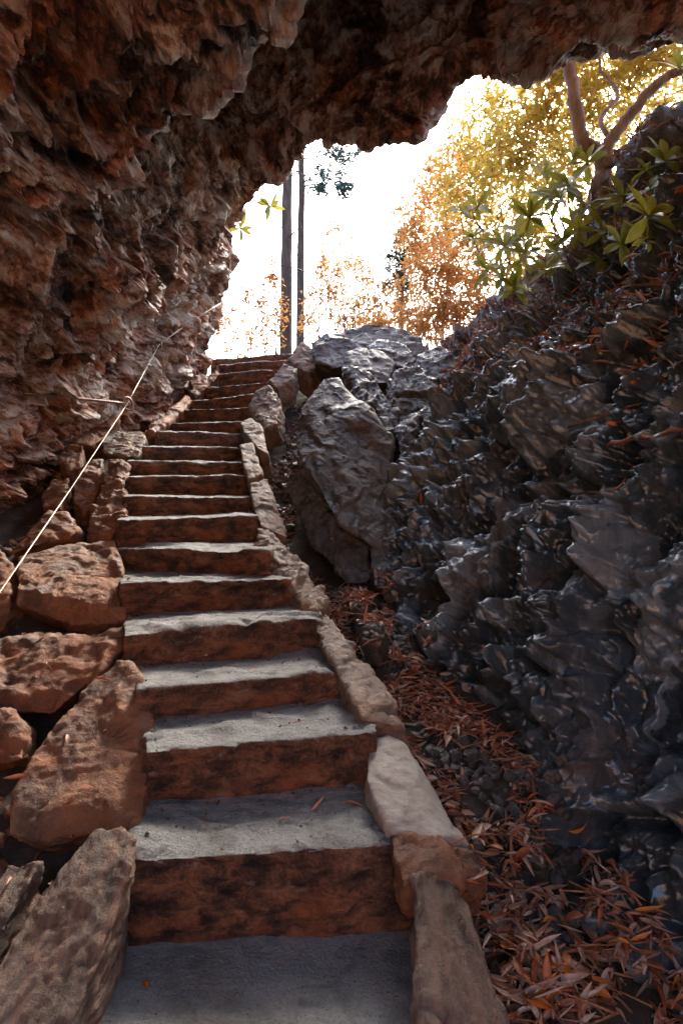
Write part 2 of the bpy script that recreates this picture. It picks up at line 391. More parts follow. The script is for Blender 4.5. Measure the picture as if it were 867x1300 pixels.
# unseen pale gravel sheet added behind the lens to bounce light onto the roof
def mat_bounce_gravel():
    t = NT('bounce_gravel'); co = t.coords(); n = t.noise(co, 12, 8, .7); n2 = t.noise(co, 90, 5, .7)
    t.base(t.ramp(t.math('ADD', t.math('MULTIPLY', n, .5), t.math('MULTIPLY', n2, .5)), [(.3, (.26, .19, .14)), (.6, (.42, .33, .26)), (.8, (.5, .43, .36))])); t.set(Roughness=.9); t.bump(n2, .6, .02); return t.m
M['path'] = mat_bounce_gravel()
_pu, _pv = np.linspace(-2.8, 2.2, 60), np.linspace(-7, .1, 160)
_PX, _PY = np.meshgrid(_pu, _pv, indexing='ij'); _pp = np.stack([_PX.ravel(), _PY.ravel(), np.zeros(_PX.size)], 1)
_pp[:, 2] = np.interp(_pp[:, 1], [-14, -3, -.3, .1], [-.2, -.2, -.1, -.06]) + .02 * fbm(_pp * 3, 3, 9)
tag(link('path', mesh_np('path', _pp, grid_faces(60, 160)), M['path']), 'gravel trail leading to the foot of the stairs', None, None, 'structure')

# ------------------------------------------------------------------ the cave: left wall, roof and arch as one skin of rock
LIP = [(262, 478, 7.7), (266, 446, 7.6), (277, 408, 7.6), (297, 350, 7.4), (290, 302, 7.1), (298, 278, 6.7), (322, 253, 6.1), (355, 228, 5.5), (384, 192, 4.8), (394, 178, 4.5),
       (440, 176, 4.3), (526, 170, 4.1), (545, 134, 4.0), (600, 104, 3.9), (704, 78, 3.6), (720, 42, 3.5), (867, 38, 3.2), (1100, -5, 3.0)]
PROF = [(-2.4, -1.3), (-2.38, -.6), (-2.3, -.1), (-2.15, .4), (-1.92, .8), (-1.48, 1.2), (-1.2, 1.5), (-.92, 1.7), (-.62, 1.82), (-.32, 1.9), (0, 1.95), (.45, 2.0), (.7, 2.05), (1.0, 2.1), (1.4, 2.15), (1.6, 2.2), (2.1, 2.25), (3.0, 2.2)]
NV, NW, NX = 760, 620, 60
_vt = np.linspace(0, len(LIP) - 1, 4000)
lipc = spline([W(*p) for p in LIP], 4000); proc = spline(PROF, 4000)
_len = np.concatenate([[0], np.cumsum(np.linalg.norm(np.diff(proc, axis=0), axis=1) + .5 * np.linalg.norm(np.diff(lipc, axis=0), axis=1))])
_sel = np.interp(np.linspace(0, _len[-1], NV), _len, np.arange(4000))
lip = np.stack([np.interp(_sel, np.arange(4000), lipc[:, k]) for k in range(3)], 1)
pro = np.stack([np.interp(_sel, np.arange(4000), proc[:, k]) for k in range(2)], 1)
wpar = np.concatenate([np.linspace(-1.2, 1.6, 70, endpoint=False), np.linspace(1.6, 8, NW - 70)])   # depth stations, remapped so that the last falls on the lip
Z = np.empty((NV, NW)); X = np.empty((NV, NW)); H = np.empty((NV, NW))
for j in range(NV):
    zl = lip[j, 1]
    Z[j] = np.where(wpar < 1.6, wpar, 1.6 + (wpar - 1.6) / 6.4 * (zl - 1.6))
X[:] = pro[:, :1]; H[:] = pro[:, 1:]
# the overhanging slab near the lens and the dark pocket behind it
ex, ez, fx, fz = -.19, 2.42, -1.09, 3.12
nx, nz = (fz - ez), (ex - fx); nl = math.hypot(nx, nz); nx, nz = nx / nl, nz / nl
sd = (X - ex) * nx + (Z - ez) * nz + .06 * perlin(np.stack([X.ravel() * 3, Z.ravel() * 3, X.ravel() * 0], 1), 3).reshape(X.shape)
ceil_w = smooth01((X + 1.45) / .5)
pk = np.interp(X, [-1.3, -.7, .2, .7, 1.4], [.9, 1.9, 1.8, .8, .42])
H += ceil_w * pk * smooth01(sd / .16)
H += ceil_w * .28 * smooth01(-sd / 1.2) * smooth01((X + .2) / 1.2)
# run out to the mouth
q = smooth01((Z - (lip[:, 1:2] - np.interp(pro[:, 0], [-1.9, -1.2, -.6, 0, 1], [2.6, 2.2, 1.2, .6, .55])[:, None])) / np.interp(pro[:, 0], [-1.9, -1.2, -.6, 0, 1], [2.6, 2.2, 1.2, .6, .55])[:, None])
X = X + (lip[:, :1] - X) * q; H = H + (lip[:, 2:] - EYE - H) * q
P3 = np.stack([X, Z, H + EYE], -1)
# round the lip and go up the outside so that the mouth has thickness
cen = np.array([.1, 0, 1.6 + 1.3])
outd = lip - cen; outd[:, 1] = 0; outd /= np.linalg.norm(outd, axis=1)[:, None]
ext = []
for k in range(1, NX + 1):
    t = k / NX
    ext.append(lip + outd * (4.2 * t ** 1.7) + np.array([0, 1, 0]) * (.35 * math.sin(min(t * 2.2, 1) * math.pi / 2)))
P3 = np.concatenate([P3, np.stack(ext, 1)], 1)
NT_ = NW + NX

def sheet_normals(P):
    n = np.cross(np.gradient(P, axis=0), np.gradient(P, axis=1)); return n / (np.linalg.norm(n, axis=2)[..., None] + 1e-9)

def blur(a, it=2):
    for _ in range(it):
        a[1:-1] = (a[:-2] + 2 * a[1:-1] + a[2:]) / 4
        a[:, 1:-1] = (a[:, :-2] + 2 * a[:, 1:-1] + a[:, 2:]) / 4
    return a

def rocky(P, Nn, levels, seed):
    """push a sheet of points about along its normals by chipped facets of several sizes; returns points and the facets' random values"""
    p = P.reshape(-1, 3).astype(np.float64); n = Nn.reshape(-1, 3); cells = []
    wp = np.stack([fbm(p * 2.2, 3, seed + 40), fbm(p * 2.2 + 31, 3, seed + 41), fbm(p * 2.2 + 67, 3, seed + 42)], 1) * .16
    disp = np.zeros(len(p))
    for k, (sx, sy, sz, amp, tilt) in enumerate(levels):
        h, c = facets((p + wp) / np.array([sx, sy, sz]) + 100 + 13 * k, seed + k, tilt)
        disp += blur((amp * h).reshape(P.shape[:2]), (2, 1, 0, 0)[k]).ravel(); cells.append(c)
    return p, n, disp, cells

Nn = sheet_normals(P3)
mid = P3[NV // 2, NW // 2]
if Nn[NV // 2, NW // 2].dot(np.array([0, 3, 1.8]) - mid) < 0: Nn = -Nn; CAVE_FLIP = True
else: CAVE_FLIP = False
p, n, disp, cells = rocky(P3, Nn, [(.75, 1.5, .6, .15, .9), (.26, .62, .18, .11, 1.0), (.10, .30, .065, .055, 1.0), (.04, .13, .026, .019, 1.0)], 11)
disp += .05 * fbm(p * np.array([3, 1.6, 3]), 4, 77) + .012 * ridged(p * np.array([14, 6, 14]), 3, 78)
_lipfade = np.ones(NT_); _lipfade[NW - 60:NW + 20] = .6; disp = disp * np.tile(_lipfade, NV)
cave_pts = p + n * disp[:, None]
F = grid_faces(NV, NT_)
if CAVE_FLIP: F = F[:, ::-1]
cave = tag(link('cave_rock', mesh_np('cave_rock', cave_pts, F, {'cell': cells[1], 'cell2': cells[2]}, False), M['cave']), 'flaky red brown rock of the cave wall, roof and arch', None, None, 'structure')

# ------------------------------------------------------------------ the wet cliff on the right, and the bank on top of it
CB = [(2.3, -2.0, -1.2), (1.6, 0, -.8), (1.2, 1.2, -.5), (.97, 1.8, -.36), (.86, 2.1, -.2), (.7, 2.6, .08), (.46, 3.1, .26), (.30, 3.5, .42), (.28, 4.1, .62), (.48, 5, 1.1), (.78, 6, 1.7), (1.1, 7.6, 2.1)]
CT = [(2.9, -1.5, 2.9), (2.6, .8, 3.2), (2.2, 2.4, 3.45), (1.98, 3.6, 3.55), (1.95, 4.05, 3.45), (1.87, 4.55, 3.3), (1.72, 5.1, 3.1), (1.5, 5.5, 2.9), (1.27, 5.9, 2.78), (1.12, 6.4, 2.66), (1.15, 7.2, 2.6), (1.3, 8.5, 2.55)]
_e = np.array([0, 0, EYE]); CT = [tuple(_e + (np.array(c_) - _e) * f_) for c_, f_ in zip(CT, [1, 1, 1.02, 1.06, 1.1, 1.13, 1.17, 1.2, 1.2, 1.18, 1.12, 1.08])]
NS, NTc = 620, 560
wt = np.interp(np.linspace(0, 1, NS), [0, .08, .86, 1], [0, 2.4, 9.6, 11]) / 11
cb = spline(CB, 2000)[(wt * 1999).astype(int)]; ct = spline(CT, 2000)[(wt * 1999).astype(int)]
for k in range(3):   # smooth the index rounding
    for c_ in (cb, ct): c_[1:-1, k] = (c_[:-2, k] + c_[1:-1, k] + c_[2:, k]) / 3
tt = np.concatenate([np.linspace(-.06, 1, NTc - 70), np.linspace(1, 2, 71)[1:]])
P4 = np.empty((NS, NTc, 3))
for k, t in enumerate(tt):
    if t <= 1:
        a = np.clip(t, 0, 1); hfrac = .6 * a + .4 * a ** 1.8
        P4[:, k, :2] = cb[:, :2] + (ct - cb)[:, :2] * hfrac; P4[:, k, 2] = cb[:, 2] + (ct - cb)[:, 2] * t
    else:
        P4[:, k] = ct + (t - 1) * np.array([2.6, .5, .55])
N4 = sheet_normals(P4)
FL4 = N4[NS // 2, NTc // 2, 0] > 0
if FL4: N4 = -N4
p, n, disp, cells = rocky(P4, N4, [(.6, .6, .9, .26, .8), (.24, .24, .36, .14, 1.0), (.09, .09, .12, .05, 1.0), (.036, .036, .042, .016, 1.0)], 51)
disp += .05 * fbm(p * np.array([4, 4, 2.2]), 4, 177) + .012 * ridged(p * np.array([16, 16, 9]), 2, 178)
def ledge(k, amp, sd_):
    w_ = fbm(p * np.array([2.5, 2.5, 1.2]), 3, sd_) * 1.6 + fbm(p * 7, 2, sd_ + 9) * .5; u_ = np.mod(p[:, 2] * k + w_, 1.0)
    return amp * (np.where(u_ < .86, 1 - u_ / .86, (u_ - .86) / .14) - .5) * np.clip(.6 + 1.2 * fbm(p * 2.0, 2, sd_ + 5), .1, 1.3)
disp += ledge(2.6, .13, 610) + ledge(6.5, .04, 620) + ledge(17.0, .008, 630)
tfade = np.tile(np.interp(tt, [-.06, .8, 1.0, 2.0], [1, 1, .75, .6]), NS)
disp *= tfade
cliff_pts = p + n * disp[:, None]
dry = np.clip(fbm(p * np.array([2.2, 2.2, 1.1]), 3, 300) * 1.6 + .16, 0, 1) * np.clip((cells[0] - .25) * 2.2, 0, 1)
_tb = np.tile(smooth01((tt - .72) / .3), NS) * np.clip(1.1 + fbm(p * 3, 3, 555), 0, 1); dry = np.maximum(dry, _tb)
Fc = grid_faces(NS, NTc)
if FL4: Fc = Fc[:, ::-1]
cliff = tag(link('cliff', mesh_np('cliff', cliff_pts, Fc, {'cell': cells[1], 'dry': dry}, True), M['wet']), 'dark wet cliff face with a bank of soil and roots on top', None, None, 'structure')
CG = cliff_pts.reshape(NS, NTc, 3)

def bvh_np(V, F): return BVHTree.FromPolygons(V.tolist(), F.tolist())
BV_CLIFF = bvh_np(CG[::2, ::2].reshape(-1, 3), grid_faces((NS + 1) // 2, (NTc + 1) // 2))
BV_GROUND = bvh_np(_gp, grid_faces(len(_u), len(_v)))
_cg = cave_pts.reshape(NV, NT_, 3)[::2, ::2]
BV_CAVE = bvh_np(_cg.reshape(-1, 3), grid_faces(_cg.shape[0], _cg.shape[1]))

# ------------------------------------------------------------------ stones
def rock_mesh(name, pts, vox, smooth_it=1, amp=.03, lv=(.22, .07), stretch=(1, 1, 1), seed=1, fine=.004):
    """worn stone: hull of the points, remeshed evenly, rounded off, then chipped"""
    bm = bmesh.new()
    for q in pts: bm.verts.new(tuple(q))
    r = bmesh.ops.convex_hull(bm, input=bm.verts)
    bmesh.ops.delete(bm, geom=list({g for g in list(r['geom_interior']) + list(r['geom_unused']) if isinstance(g, bmesh.types.BMVert)}), context='VERTS')
    me = bpy.data.meshes.new('tmp'); bm.to_mesh(me); bm.free()
    ob = bpy.data.objects.new('tmp', me); COL.objects.link(ob)
    m = ob.modifiers.new('r', 'REMESH'); m.mode = 'VOXEL'; m.voxel_size = vox; m.use_smooth_shade = True
    if smooth_it:
        s = ob.modifiers.new('s', 'SMOOTH'); s.factor = .6; s.iterations = smooth_it
    dg = bpy.context.evaluated_depsgraph_get(); ev = ob.evaluated_get(dg)
    out = bpy.data.meshes.new_from_object(ev); bpy.data.objects.remove(ob); bpy.data.meshes.remove(me)
    nv = len(out.vertices); co = np.empty(nv * 3, np.float32); out.vertices.foreach_get('co', co); co = co.reshape(-1, 3).astype(np.float64)
    no = np.empty(nv * 3, np.float32); out.vertices.foreach_get('normal', no); no = no.reshape(-1, 3)
    st = np.array(stretch)
    wp = np.stack([fbm(co * 3, 2, seed + 5), fbm(co * 3 + 19, 2, seed + 6), fbm(co * 3 + 41, 2, seed + 7)], 1) * .1
    h1, c1 = facets((co + wp) / (lv[0] * st) + 50, seed, .9); h2, c2 = facets((co + wp) / (lv[1] * st) + 90, seed + 1, 1.0)
    h3, _c = facets((co + wp) / (lv[1] * .42 * st) + 130, seed + 9, 1.0)
    dsp = amp * h1 + amp * .5 * h2 + amp * .22 * h3 + amp * .16 * fbm(co / st * 7, 3, seed + 2) + fine * fbm(co / st * 45, 3, seed + 3)
    co = co + no * dsp[:, None]
    cen = co.mean(0); co -= cen
    out.vertices.foreach_set('co', co.astype(np.float32).ravel()); out.name = name
    at = out.attributes.new('cell', 'FLOAT', 'POINT'); at.data.foreach_set('value', (c1 * .4 + c2 * .6).astype(np.float32))
    out.update(); out.materials.clear()
    return out, cen

ROCKS = []
def stone(name, label, cat, face, e, mat, group=None, vox=.012, parent=None, shrink=.9, **kw):
    """a stone whose shown face has the given photo outline (column, row, distance); e = how far its body runs on behind that face"""
    A = np.array([W(*f) for f in face]); c = A.mean(0); A = c + (A - c) * (.95 if name == 'kerb_stone' else .98)
    B = c + (A - c) * shrink + np.array(e) * np.array([.5, 1, 1])
    kw.setdefault('seed', abs(hash_str(label)) % 9000)
    me, cen = rock_mesh(name, np.vstack([A, B]), vox, **kw)
    o = link(name, me, M[mat], parent, cen if parent is None else cen - np.array(parent.location))
    if parent is None: tag(o, label, cat, group)
    else: o['label'] = label
    ROCKS.append(o)
    return o

def hash_str(s):
    h = 7
    for ch in s: h = (h * 31 + ord(ch)) % 1000003
    return h

# steps
stair = thing('stone_staircase', 'curved flight of worn stone steps climbing through the cave', 'staircase', (-.2, 1.8, 0))
def step(pts, vox, seed, amp=.016):
    me, cen = rock_mesh('step', pts, vox, smooth_it=4, amp=amp, lv=(.3, .08), stretch=(2.4, 1, .8), seed=seed, fine=.004)
    return link('step', me, M['step'], stair, cen - np.array([-.2, 1.8, 0]))
# bottom slab
step([(-.98, -.2, -.02), (.5, -.2, -.02), (.32, 1.95, 0), (-.72, 1.95, 0), (-.98, -.2, -.25), (.5, -.2, -.25), (.32, 1.95, -.25), (-.72, 1.95, -.25)], .014, 400, .006)
for k, s in enumerate(STEPS):
    z0 = 0 if k == 0 else STEPS[k - 1]['z']
    z0 -= .06
    fl = np.array([s['xl'] - .05, s['dl'], s['z']]); fr = np.array([s['xr'] + .05, s['dr'], s['z']])
    if k + 1 < len(STEPS):
        n_ = STEPS[k + 1]; bl = np.array([min(n_['xl'], s['xl']) - .06, n_['dl'] + .12, s['z']]); br = np.array([max(n_['xr'], s['xr']) + .05, n_['dr'] + .12, s['z']])
    else:
        bl = fl + np.array([0, .9, 0]); br = fr + np.array([0, .9, 0])
    dn = np.array([0, .015, z0 - s['z']]); mid_ = np.array([0, -.015, (z0 - s['z']) * .45])
    tilt = np.array([0, 0, random.uniform(-.008, .008)])
    step([fl + tilt, fr - tilt, bl, br, fl + mid_, fr + mid_, fl + dn, fr + dn, bl + [0, 0, z0 - s['z']], br + [0, 0, z0 - s['z']]], .0095 if k < 5 else .012, 410 + k, .019 if k < 6 else .014)

G_K = 'stones edging the stair on the cliff side'
D_ = (.04, .03, -.22)
stone('kerb_stone', 'long upright grained kerb stone beside the bottom slab', 'kerb stone', [(520, 1106, 1.72), (548, 1100, 1.76), (585, 1112, 1.74), (645, 1300, 1.42), (660, 1400, 1.3), (545, 1400, 1.28), (548, 1300, 1.4)], (.03, .02, -.3), 'plank', G_K, .008, amp=.022, lv=(.14, .05), stretch=(1, 2.2, 1))
_k2 = stone('kerb_stone', 'pale smooth kerb stone with a broken orange lower edge', 'kerb stone', [(463, 936, 2.28), (490, 926, 2.32), (512, 935, 2.3), (556, 1000, 2.1), (602, 1078, 1.87), (572, 1064, 1.84), (520, 1082, 1.8), (486, 1048, 1.88), (460, 985, 2.05)], (.03, .06, -.24), 'pale', G_K, .0085, smooth_it=3, amp=.016, lv=(.35, .16))
stone('broken_edge', 'broken orange edge of the pale kerb stone', None, [(490, 1054, 1.86), (522, 1083, 1.8), (572, 1065, 1.84), (606, 1082, 1.85), (624, 1114, 1.77), (596, 1114, 1.75), (550, 1098, 1.75), (512, 1120, 1.71), (496, 1086, 1.78)], (0, .06, -.16), 'orange', None, .0085, _k2, amp=.016, lv=(.16, .05))
stone('kerb_stone', 'long tan kerb stone lying just above the pale smooth one', 'kerb stone', [(397, 778, 3.02), (412, 772, 3.08), (470, 845, 2.68), (522, 930, 2.32), (500, 925, 2.28), (463, 918, 2.25), (425, 850, 2.58), (398, 800, 2.9)], (.05, .05, -.26), 'kerb', G_K, .009, amp=.02, lv=(.2, .06), stretch=(1, 1.8, 1))
stone('kerb_stone', 'long furrowed grey kerb stone beside the sixth step', 'kerb stone', [(323, 668, 3.75), (343, 668, 3.8), (388, 715, 3.4), (422, 768, 3.08), (398, 786, 2.98), (365, 755, 3.2), (330, 702, 3.55)], (.06, .05, -.25), 'kerb', G_K, .009, amp=.024, lv=(.15, .05), stretch=(1, 2, 1))
stone('kerb_stone', 'upright brown kerb stone beside the eighth step', 'kerb stone', [(316, 612, 4.35), (340, 606, 4.4), (352, 640, 4.1), (366, 684, 3.75), (330, 668, 3.75), (320, 645, 4.0)], (.07, .06, -.25), 'kerb', G_K, .010, amp=.014, lv=(.2, .08))
stone('kerb_stone', 'small grey kerb stone below the tall flat faced one', 'kerb stone', [(304, 564, 4.95), (322, 560, 5.0), (334, 602, 4.5), (316, 612, 4.4), (308, 590, 4.6)], (.06, .06, -.24), 'kerb', G_K, .010, amp=.011, lv=(.2, .08))
stone('kerb_stone', 'tilted flat faced kerb stone with pale top, halfway up', 'kerb stone', [(304, 535, 5.4), (318, 527, 5.5), (334, 540, 5.3), (342, 578, 4.9), (328, 570, 4.9), (308, 548, 5.2)], (.08, .06, -.24), 'kerb', G_K, .010, amp=.011, lv=(.2, .08))
stone('kerb_stone', 'broad brown kerb block standing on edge below the square one', 'kerb stone', [(314, 518, 5.9), (324, 496, 6.1), (342, 488, 6.1), (358, 506, 5.85), (352, 538, 5.5), (332, 548, 5.4)], (.1, .1, -.22), 'kerb', G_K, .013, amp=.02, lv=(.2, .07))
stone('kerb_stone', 'square kerb block with a flat grey top', 'kerb stone', [(340, 484, 6.5), (360, 460, 6.75), (378, 467, 6.7), (372, 480, 6.5), (352, 494, 6.35)], (.06, .06, -.28), 'kerb', G_K, .013, amp=.015, lv=(.2, .07))
stone('kerb_stone', 'angular grey kerb block at the head of the stairs', 'kerb stone', [(364, 454, 7.1), (384, 432, 7.3), (400, 446, 7.2), (410, 462, 7.0), (390, 474, 6.8), (376, 466, 6.9)], (.1, .15, -.3), 'kerb', G_K, .014, amp=.02, lv=(.2, .07))
# rocks between stair and cliff
G_R = 'rocks between the upper stair and the cliff'
stone('boulder', 'broad smooth grey boulder on the skyline at the stair head', 'boulder', [(391, 436, 7.1), (405, 424, 7.2), (435, 417, 7.3), (470, 411, 7.3), (500, 412, 7.3), (535, 430, 7.1), (548, 445, 6.9), (500, 462, 6.7), (420, 468, 6.7), (400, 460, 6.8)], (.1, .5, -.35), 'grey', G_R, .014, amp=.04, lv=(.45, .16), smooth_it=1)
stone('boulder', 'rounded grey boulder just under the skyline boulder', 'boulder', [(432, 468, 5.9), (438, 448, 6.1), (455, 440, 6.2), (485, 446, 6.2), (502, 462, 6.0), (492, 486, 5.7), (455, 486, 5.6)], (.15, .4, -.35), 'grey', G_R, .014, amp=.024, lv=(.3, .12))
stone('boulder', 'low layered rock at the top of the wet gully', 'boulder', [(462, 440, 6.6), (480, 430, 6.7), (515, 438, 6.6), (530, 455, 6.4), (515, 468, 6.2), (480, 455, 6.3)], (.2, .3, -.35), 'dark', G_R, .014, amp=.03, lv=(.25, .08))
stone('boulder', 'tall leaning grey boulder beside the stair with a smooth face', 'boulder', [(410, 478, 5.15), (432, 476, 5.2), (462, 518, 4.85), (500, 556, 4.75), (486, 610, 4.5), (492, 660, 4.25), (484, 702, 4.05), (430, 668, 4.05), (392, 600, 4.3), (366, 572, 4.55), (378, 528, 4.85)], (.22, .45, -.35), 'grey', G_R, .010, amp=.034, lv=(.36, .15), stretch=(1, 1, 1.8), shrink=.85)
stone('boulder', 'dark layered rock leaning behind the tall grey boulder', 'boulder', [(438, 468, 5.7), (470, 474, 5.7), (502, 518, 5.3), (508, 560, 5.0), (488, 594, 4.8), (462, 540, 5.05)], (.25, .4, -.2), 'dark', G_R, .012, amp=.05, lv=(.22, .08), stretch=(1, 1, 1.8))
stone('boulder', 'dark undercut rock below the tall leaning boulder', 'boulder', [(366, 580, 4.55), (400, 600, 4.4), (470, 690, 4.15), (474, 738, 3.95), (440, 745, 3.9), (392, 690, 4.15), (362, 620, 4.45)], (.25, .45, -.15), 'dark', G_R, .013, amp=.03, lv=(.22, .07))
stone('boulder', 'pale topped block wedged right of the tall leaning boulder', 'boulder', [(447, 552, 4.7), (470, 550, 4.8), (497, 578, 4.7), (490, 640, 4.4), (468, 655, 4.25), (450, 620, 4.4)], (.2, .35, -.2), 'grey', G_R, .012, amp=.03, lv=(.2, .07))
stone('boulder', 'dark angular rock under the layered rock in the gully', 'boulder', [(488, 482, 5.6), (520, 458, 5.9), (560, 478, 5.7), (556, 520, 5.4), (515, 545, 5.2), (490, 520, 5.3)], (.25, .35, -.2), 'dark', G_R, .013, amp=.04, lv=(.2, .07))
stone('boulder', 'black wet wedge of rock in the middle of the gully', 'boulder', [(500, 545, 5.0), (540, 515, 5.2), (566, 540, 5.0), (545, 590, 4.7), (510, 600, 4.6)], (.2, .3, -.2), 'dark', G_R, .013, amp=.04, lv=(.2, .07))
stone('boulder', 'low dark slab tilted against the foot of the wet cliff', 'boulder', [(480, 610, 4.6), (520, 590, 4.75), (556, 620, 4.5), (545, 680, 4.15), (500, 700, 4.0), (478, 660, 4.25)], (.25, .4, -.25), 'dark', G_R, .012, amp=.05, lv=(.22, .08), stretch=(1, 1, 1.6))
stone('boulder', 'small dark rock between skyline boulder and cliff notch', 'boulder', [(528, 450, 6.3), (556, 440, 6.4), (582, 456, 6.2), (572, 492, 5.8), (540, 492, 5.8)], (.2, .4, -.2), 'dark', G_R, .013, amp=.04, lv=(.2, .08))
stone('boulder', 'dark wedge under the pale topped block', 'boulder', [(470, 660, 4.3), (495, 640, 4.4), (512, 700, 4.0), (498, 760, 3.7), (474, 745, 3.8)], (.2, .35, -.2), 'dark', G_R, .012, amp=.045, lv=(.2, .07), stretch=(1, 1, 1.6))
stone('gully_stone', 'flat grey stone among leaves below the undercut rock', 'stone', [(440, 758, 3.6), (455, 748, 3.7), (472, 758, 3.6), (468, 776, 3.45), (446, 772, 3.45)], (.03, .05, -.12), 'grey', None, .01, amp=.012, lv=(.1, .04))
stone('gully_stone', 'narrow grey stone in the leaves beside the tan kerb stone', 'stone', [(452, 795, 3.2), (470, 780, 3.3), (492, 800, 3.15), (482, 822, 3.0), (462, 815, 3.05)], (.03, .05, -.12), 'grey', None, .01, amp=.012, lv=(.1, .04))
stone('gully_stone', 'dark stone poking out of the leaf pile', 'stone', [(652, 1040, 2.25), (668, 1020, 2.3), (692, 1050, 2.2), (690, 1095, 2.08), (665, 1090, 2.08)], (.04, .06, -.12), 'dark', None, .009, amp=.015, lv=(.1, .04))
stone('gully_stone', 'pointed dark stone at the foot of the upright kerb stone', 'stone', [(648, 1262, 1.62), (672, 1205, 1.72), (700, 1230, 1.68), (734, 1300, 1.55), (740, 1340, 1.5), (650, 1350, 1.46)], (.03, .08, -.15), 'dark', None, .008, amp=.02, lv=(.12, .05))

# left bank
G_L = 'boulders on the cave side of the stair'
stone('boulder', 'long grained slab leaning at the bottom corner', 'boulder', [(120, 1050, 1.72), (158, 1045, 1.76), (178, 1062, 1.74), (172, 1100, 1.66), (92, 1300, 1.38), (60, 1400, 1.28), (-80, 1400, 1.25), (-40, 1280, 1.36), (50, 1130, 1.6)], (-.05, .03, -.3), 'plank', G_L, .0085, amp=.012, lv=(.3, .035), stretch=(1, 3, 1))
stone('boulder', 'narrow slab behind the long grained slab', 'boulder', [(-60, 1180, 1.62), (10, 1092, 1.78), (60, 1085, 1.78), (42, 1120, 1.7), (-40, 1260, 1.5)], (-.05, .05, -.25), 'plank', G_L, .01, amp=.02, lv=(.2, .06), stretch=(1, 2.4, 1))
stone('boulder', 'big pitted triangular brown boulder beside the second step', 'boulder', [(150, 838, 2.55), (168, 838, 2.55), (184, 862, 2.45), (196, 910, 2.3), (200, 950, 2.18), (186, 1020, 2.0), (178, 1052, 1.92), (60, 1075, 1.9), (10, 1062, 1.95), (14, 1005, 2.05), (60, 925, 2.25), (110, 870, 2.45)], (-.14, .3, -.25), 'brown', G_L, .0085, amp=.02, lv=(.32, .09), shrink=.85)
stone('boulder', 'low orange slab running into the fourth step', 'boulder', [(-60, 818, 2.75), (60, 806, 2.85), (168, 797, 2.85), (170, 806, 2.8), (135, 850, 2.6), (62, 912, 2.45), (20, 890, 2.48), (-60, 885, 2.5)], (-.05, .42, -.1), 'orange', G_L, .011, amp=.022, lv=(.25, .08))
stone('boulder', 'rounded dark red boulder half hidden at the picture edge', 'boulder', [(-40, 898, 2.4), (10, 898, 2.38), (34, 925, 2.3), (30, 965, 2.2), (-40, 985, 2.15)], (-.1, .2, -.1), 'orange', G_L, .011, amp=.02, lv=(.15, .06))
stone('boulder', 'square flat topped block with an orange front edge', 'boulder', [(22, 705, 3.45), (95, 690, 3.6), (148, 682, 3.65), (156, 730, 3.3), (163, 772, 3.02), (163, 792, 3.02), (90, 796, 3.0), (20, 768, 3.05), (18, 745, 3.1)], (-.05, .3, -.22), 'brown', G_L, .01, amp=.02, lv=(.25, .08))
stone('boulder', 'dark stone at the picture edge left of the square block', 'boulder', [(-70, 700, 3.35), (-8, 690, 3.4), (16, 715, 3.3), (14, 770, 3.05), (-10, 800, 2.95), (-70, 800, 2.95)], (-.05, .3, -.2), 'brown', G_L, .012, amp=.02, lv=(.2, .07))
stone('boulder', 'wedge shaped stone with a pale tip above the square block', 'boulder', [(12, 704, 3.5), (40, 672, 3.65), (62, 648, 3.8), (85, 650, 3.8), (100, 672, 3.7), (85, 684, 3.6), (40, 694, 3.5)], (-.05, .25, -.1), 'orange', G_L, .011, amp=.018, lv=(.18, .06))
stone('boulder', 'long pitted stone standing beside the seventh step', 'boulder', [(140, 582, 4.5), (158, 585, 4.5), (162, 640, 4.0), (160, 662, 3.8), (142, 684, 3.7), (110, 678, 3.75), (120, 635, 4.05)], (-.05, .12, -.25), 'brown', G_L, .01, amp=.028, lv=(.12, .045))
stone('boulder', 'pale cracked stone left of the long pitted one', 'boulder', [(108, 588, 4.5), (130, 580, 4.6), (134, 598, 4.45), (122, 638, 4.15), (106, 652, 4.05), (92, 636, 4.15), (96, 610, 4.35)], (-.06, .15, -.22), 'brown', G_L, .011, amp=.022, lv=(.15, .05))
stone('boulder', 'small brown stone below the pale block at the wall foot', 'boulder', [(52, 630, 4.2), (66, 606, 4.35), (88, 606, 4.35), (84, 625, 4.2), (78, 648, 4.05), (56, 642, 4.1)], (-.06, .15, -.15), 'brown', G_L, .012, amp=.02, lv=(.12, .05))
stone('boulder', 'pale block leaning on the wall foot', 'boulder', [(74, 582, 4.6), (90, 560, 4.8), (106, 566, 4.75), (102, 590, 4.55), (86, 602, 4.45)], (-.06, .15, -.15), 'brown', G_L, .012, amp=.02, lv=(.12, .05))
stone('boulder', 'flat slab jutting over the eleventh step with a pale top', 'boulder', [(128, 560, 5.05), (142, 548, 5.25), (180, 547, 5.25), (187, 555, 5.1), (176, 580, 4.75), (158, 582, 4.75), (132, 576, 4.8)], (-.04, .2, -.06), 'kerb', G_L, .011, amp=.016, lv=(.2, .06))
stone('boulder', 'brown block behind the flat jutting slab', 'boulder', [(84, 552, 5.0), (95, 542, 5.2), (138, 543, 5.3), (132, 556, 5.1), (118, 566, 4.95), (90, 562, 4.9)], (-.05, .25, -.15), 'brown', G_L, .012, amp=.018, lv=(.15, .06))
stone('boulder', 'smooth triangular brown rock under the ring bolt', 'boulder', [(94, 535, 5.3), (108, 512, 5.5), (140, 512, 5.55), (150, 530, 5.4), (140, 543, 5.25), (108, 545, 5.2)], (-.08, .3, -.15), 'brown', G_L, .012, amp=.02, lv=(.2, .06))
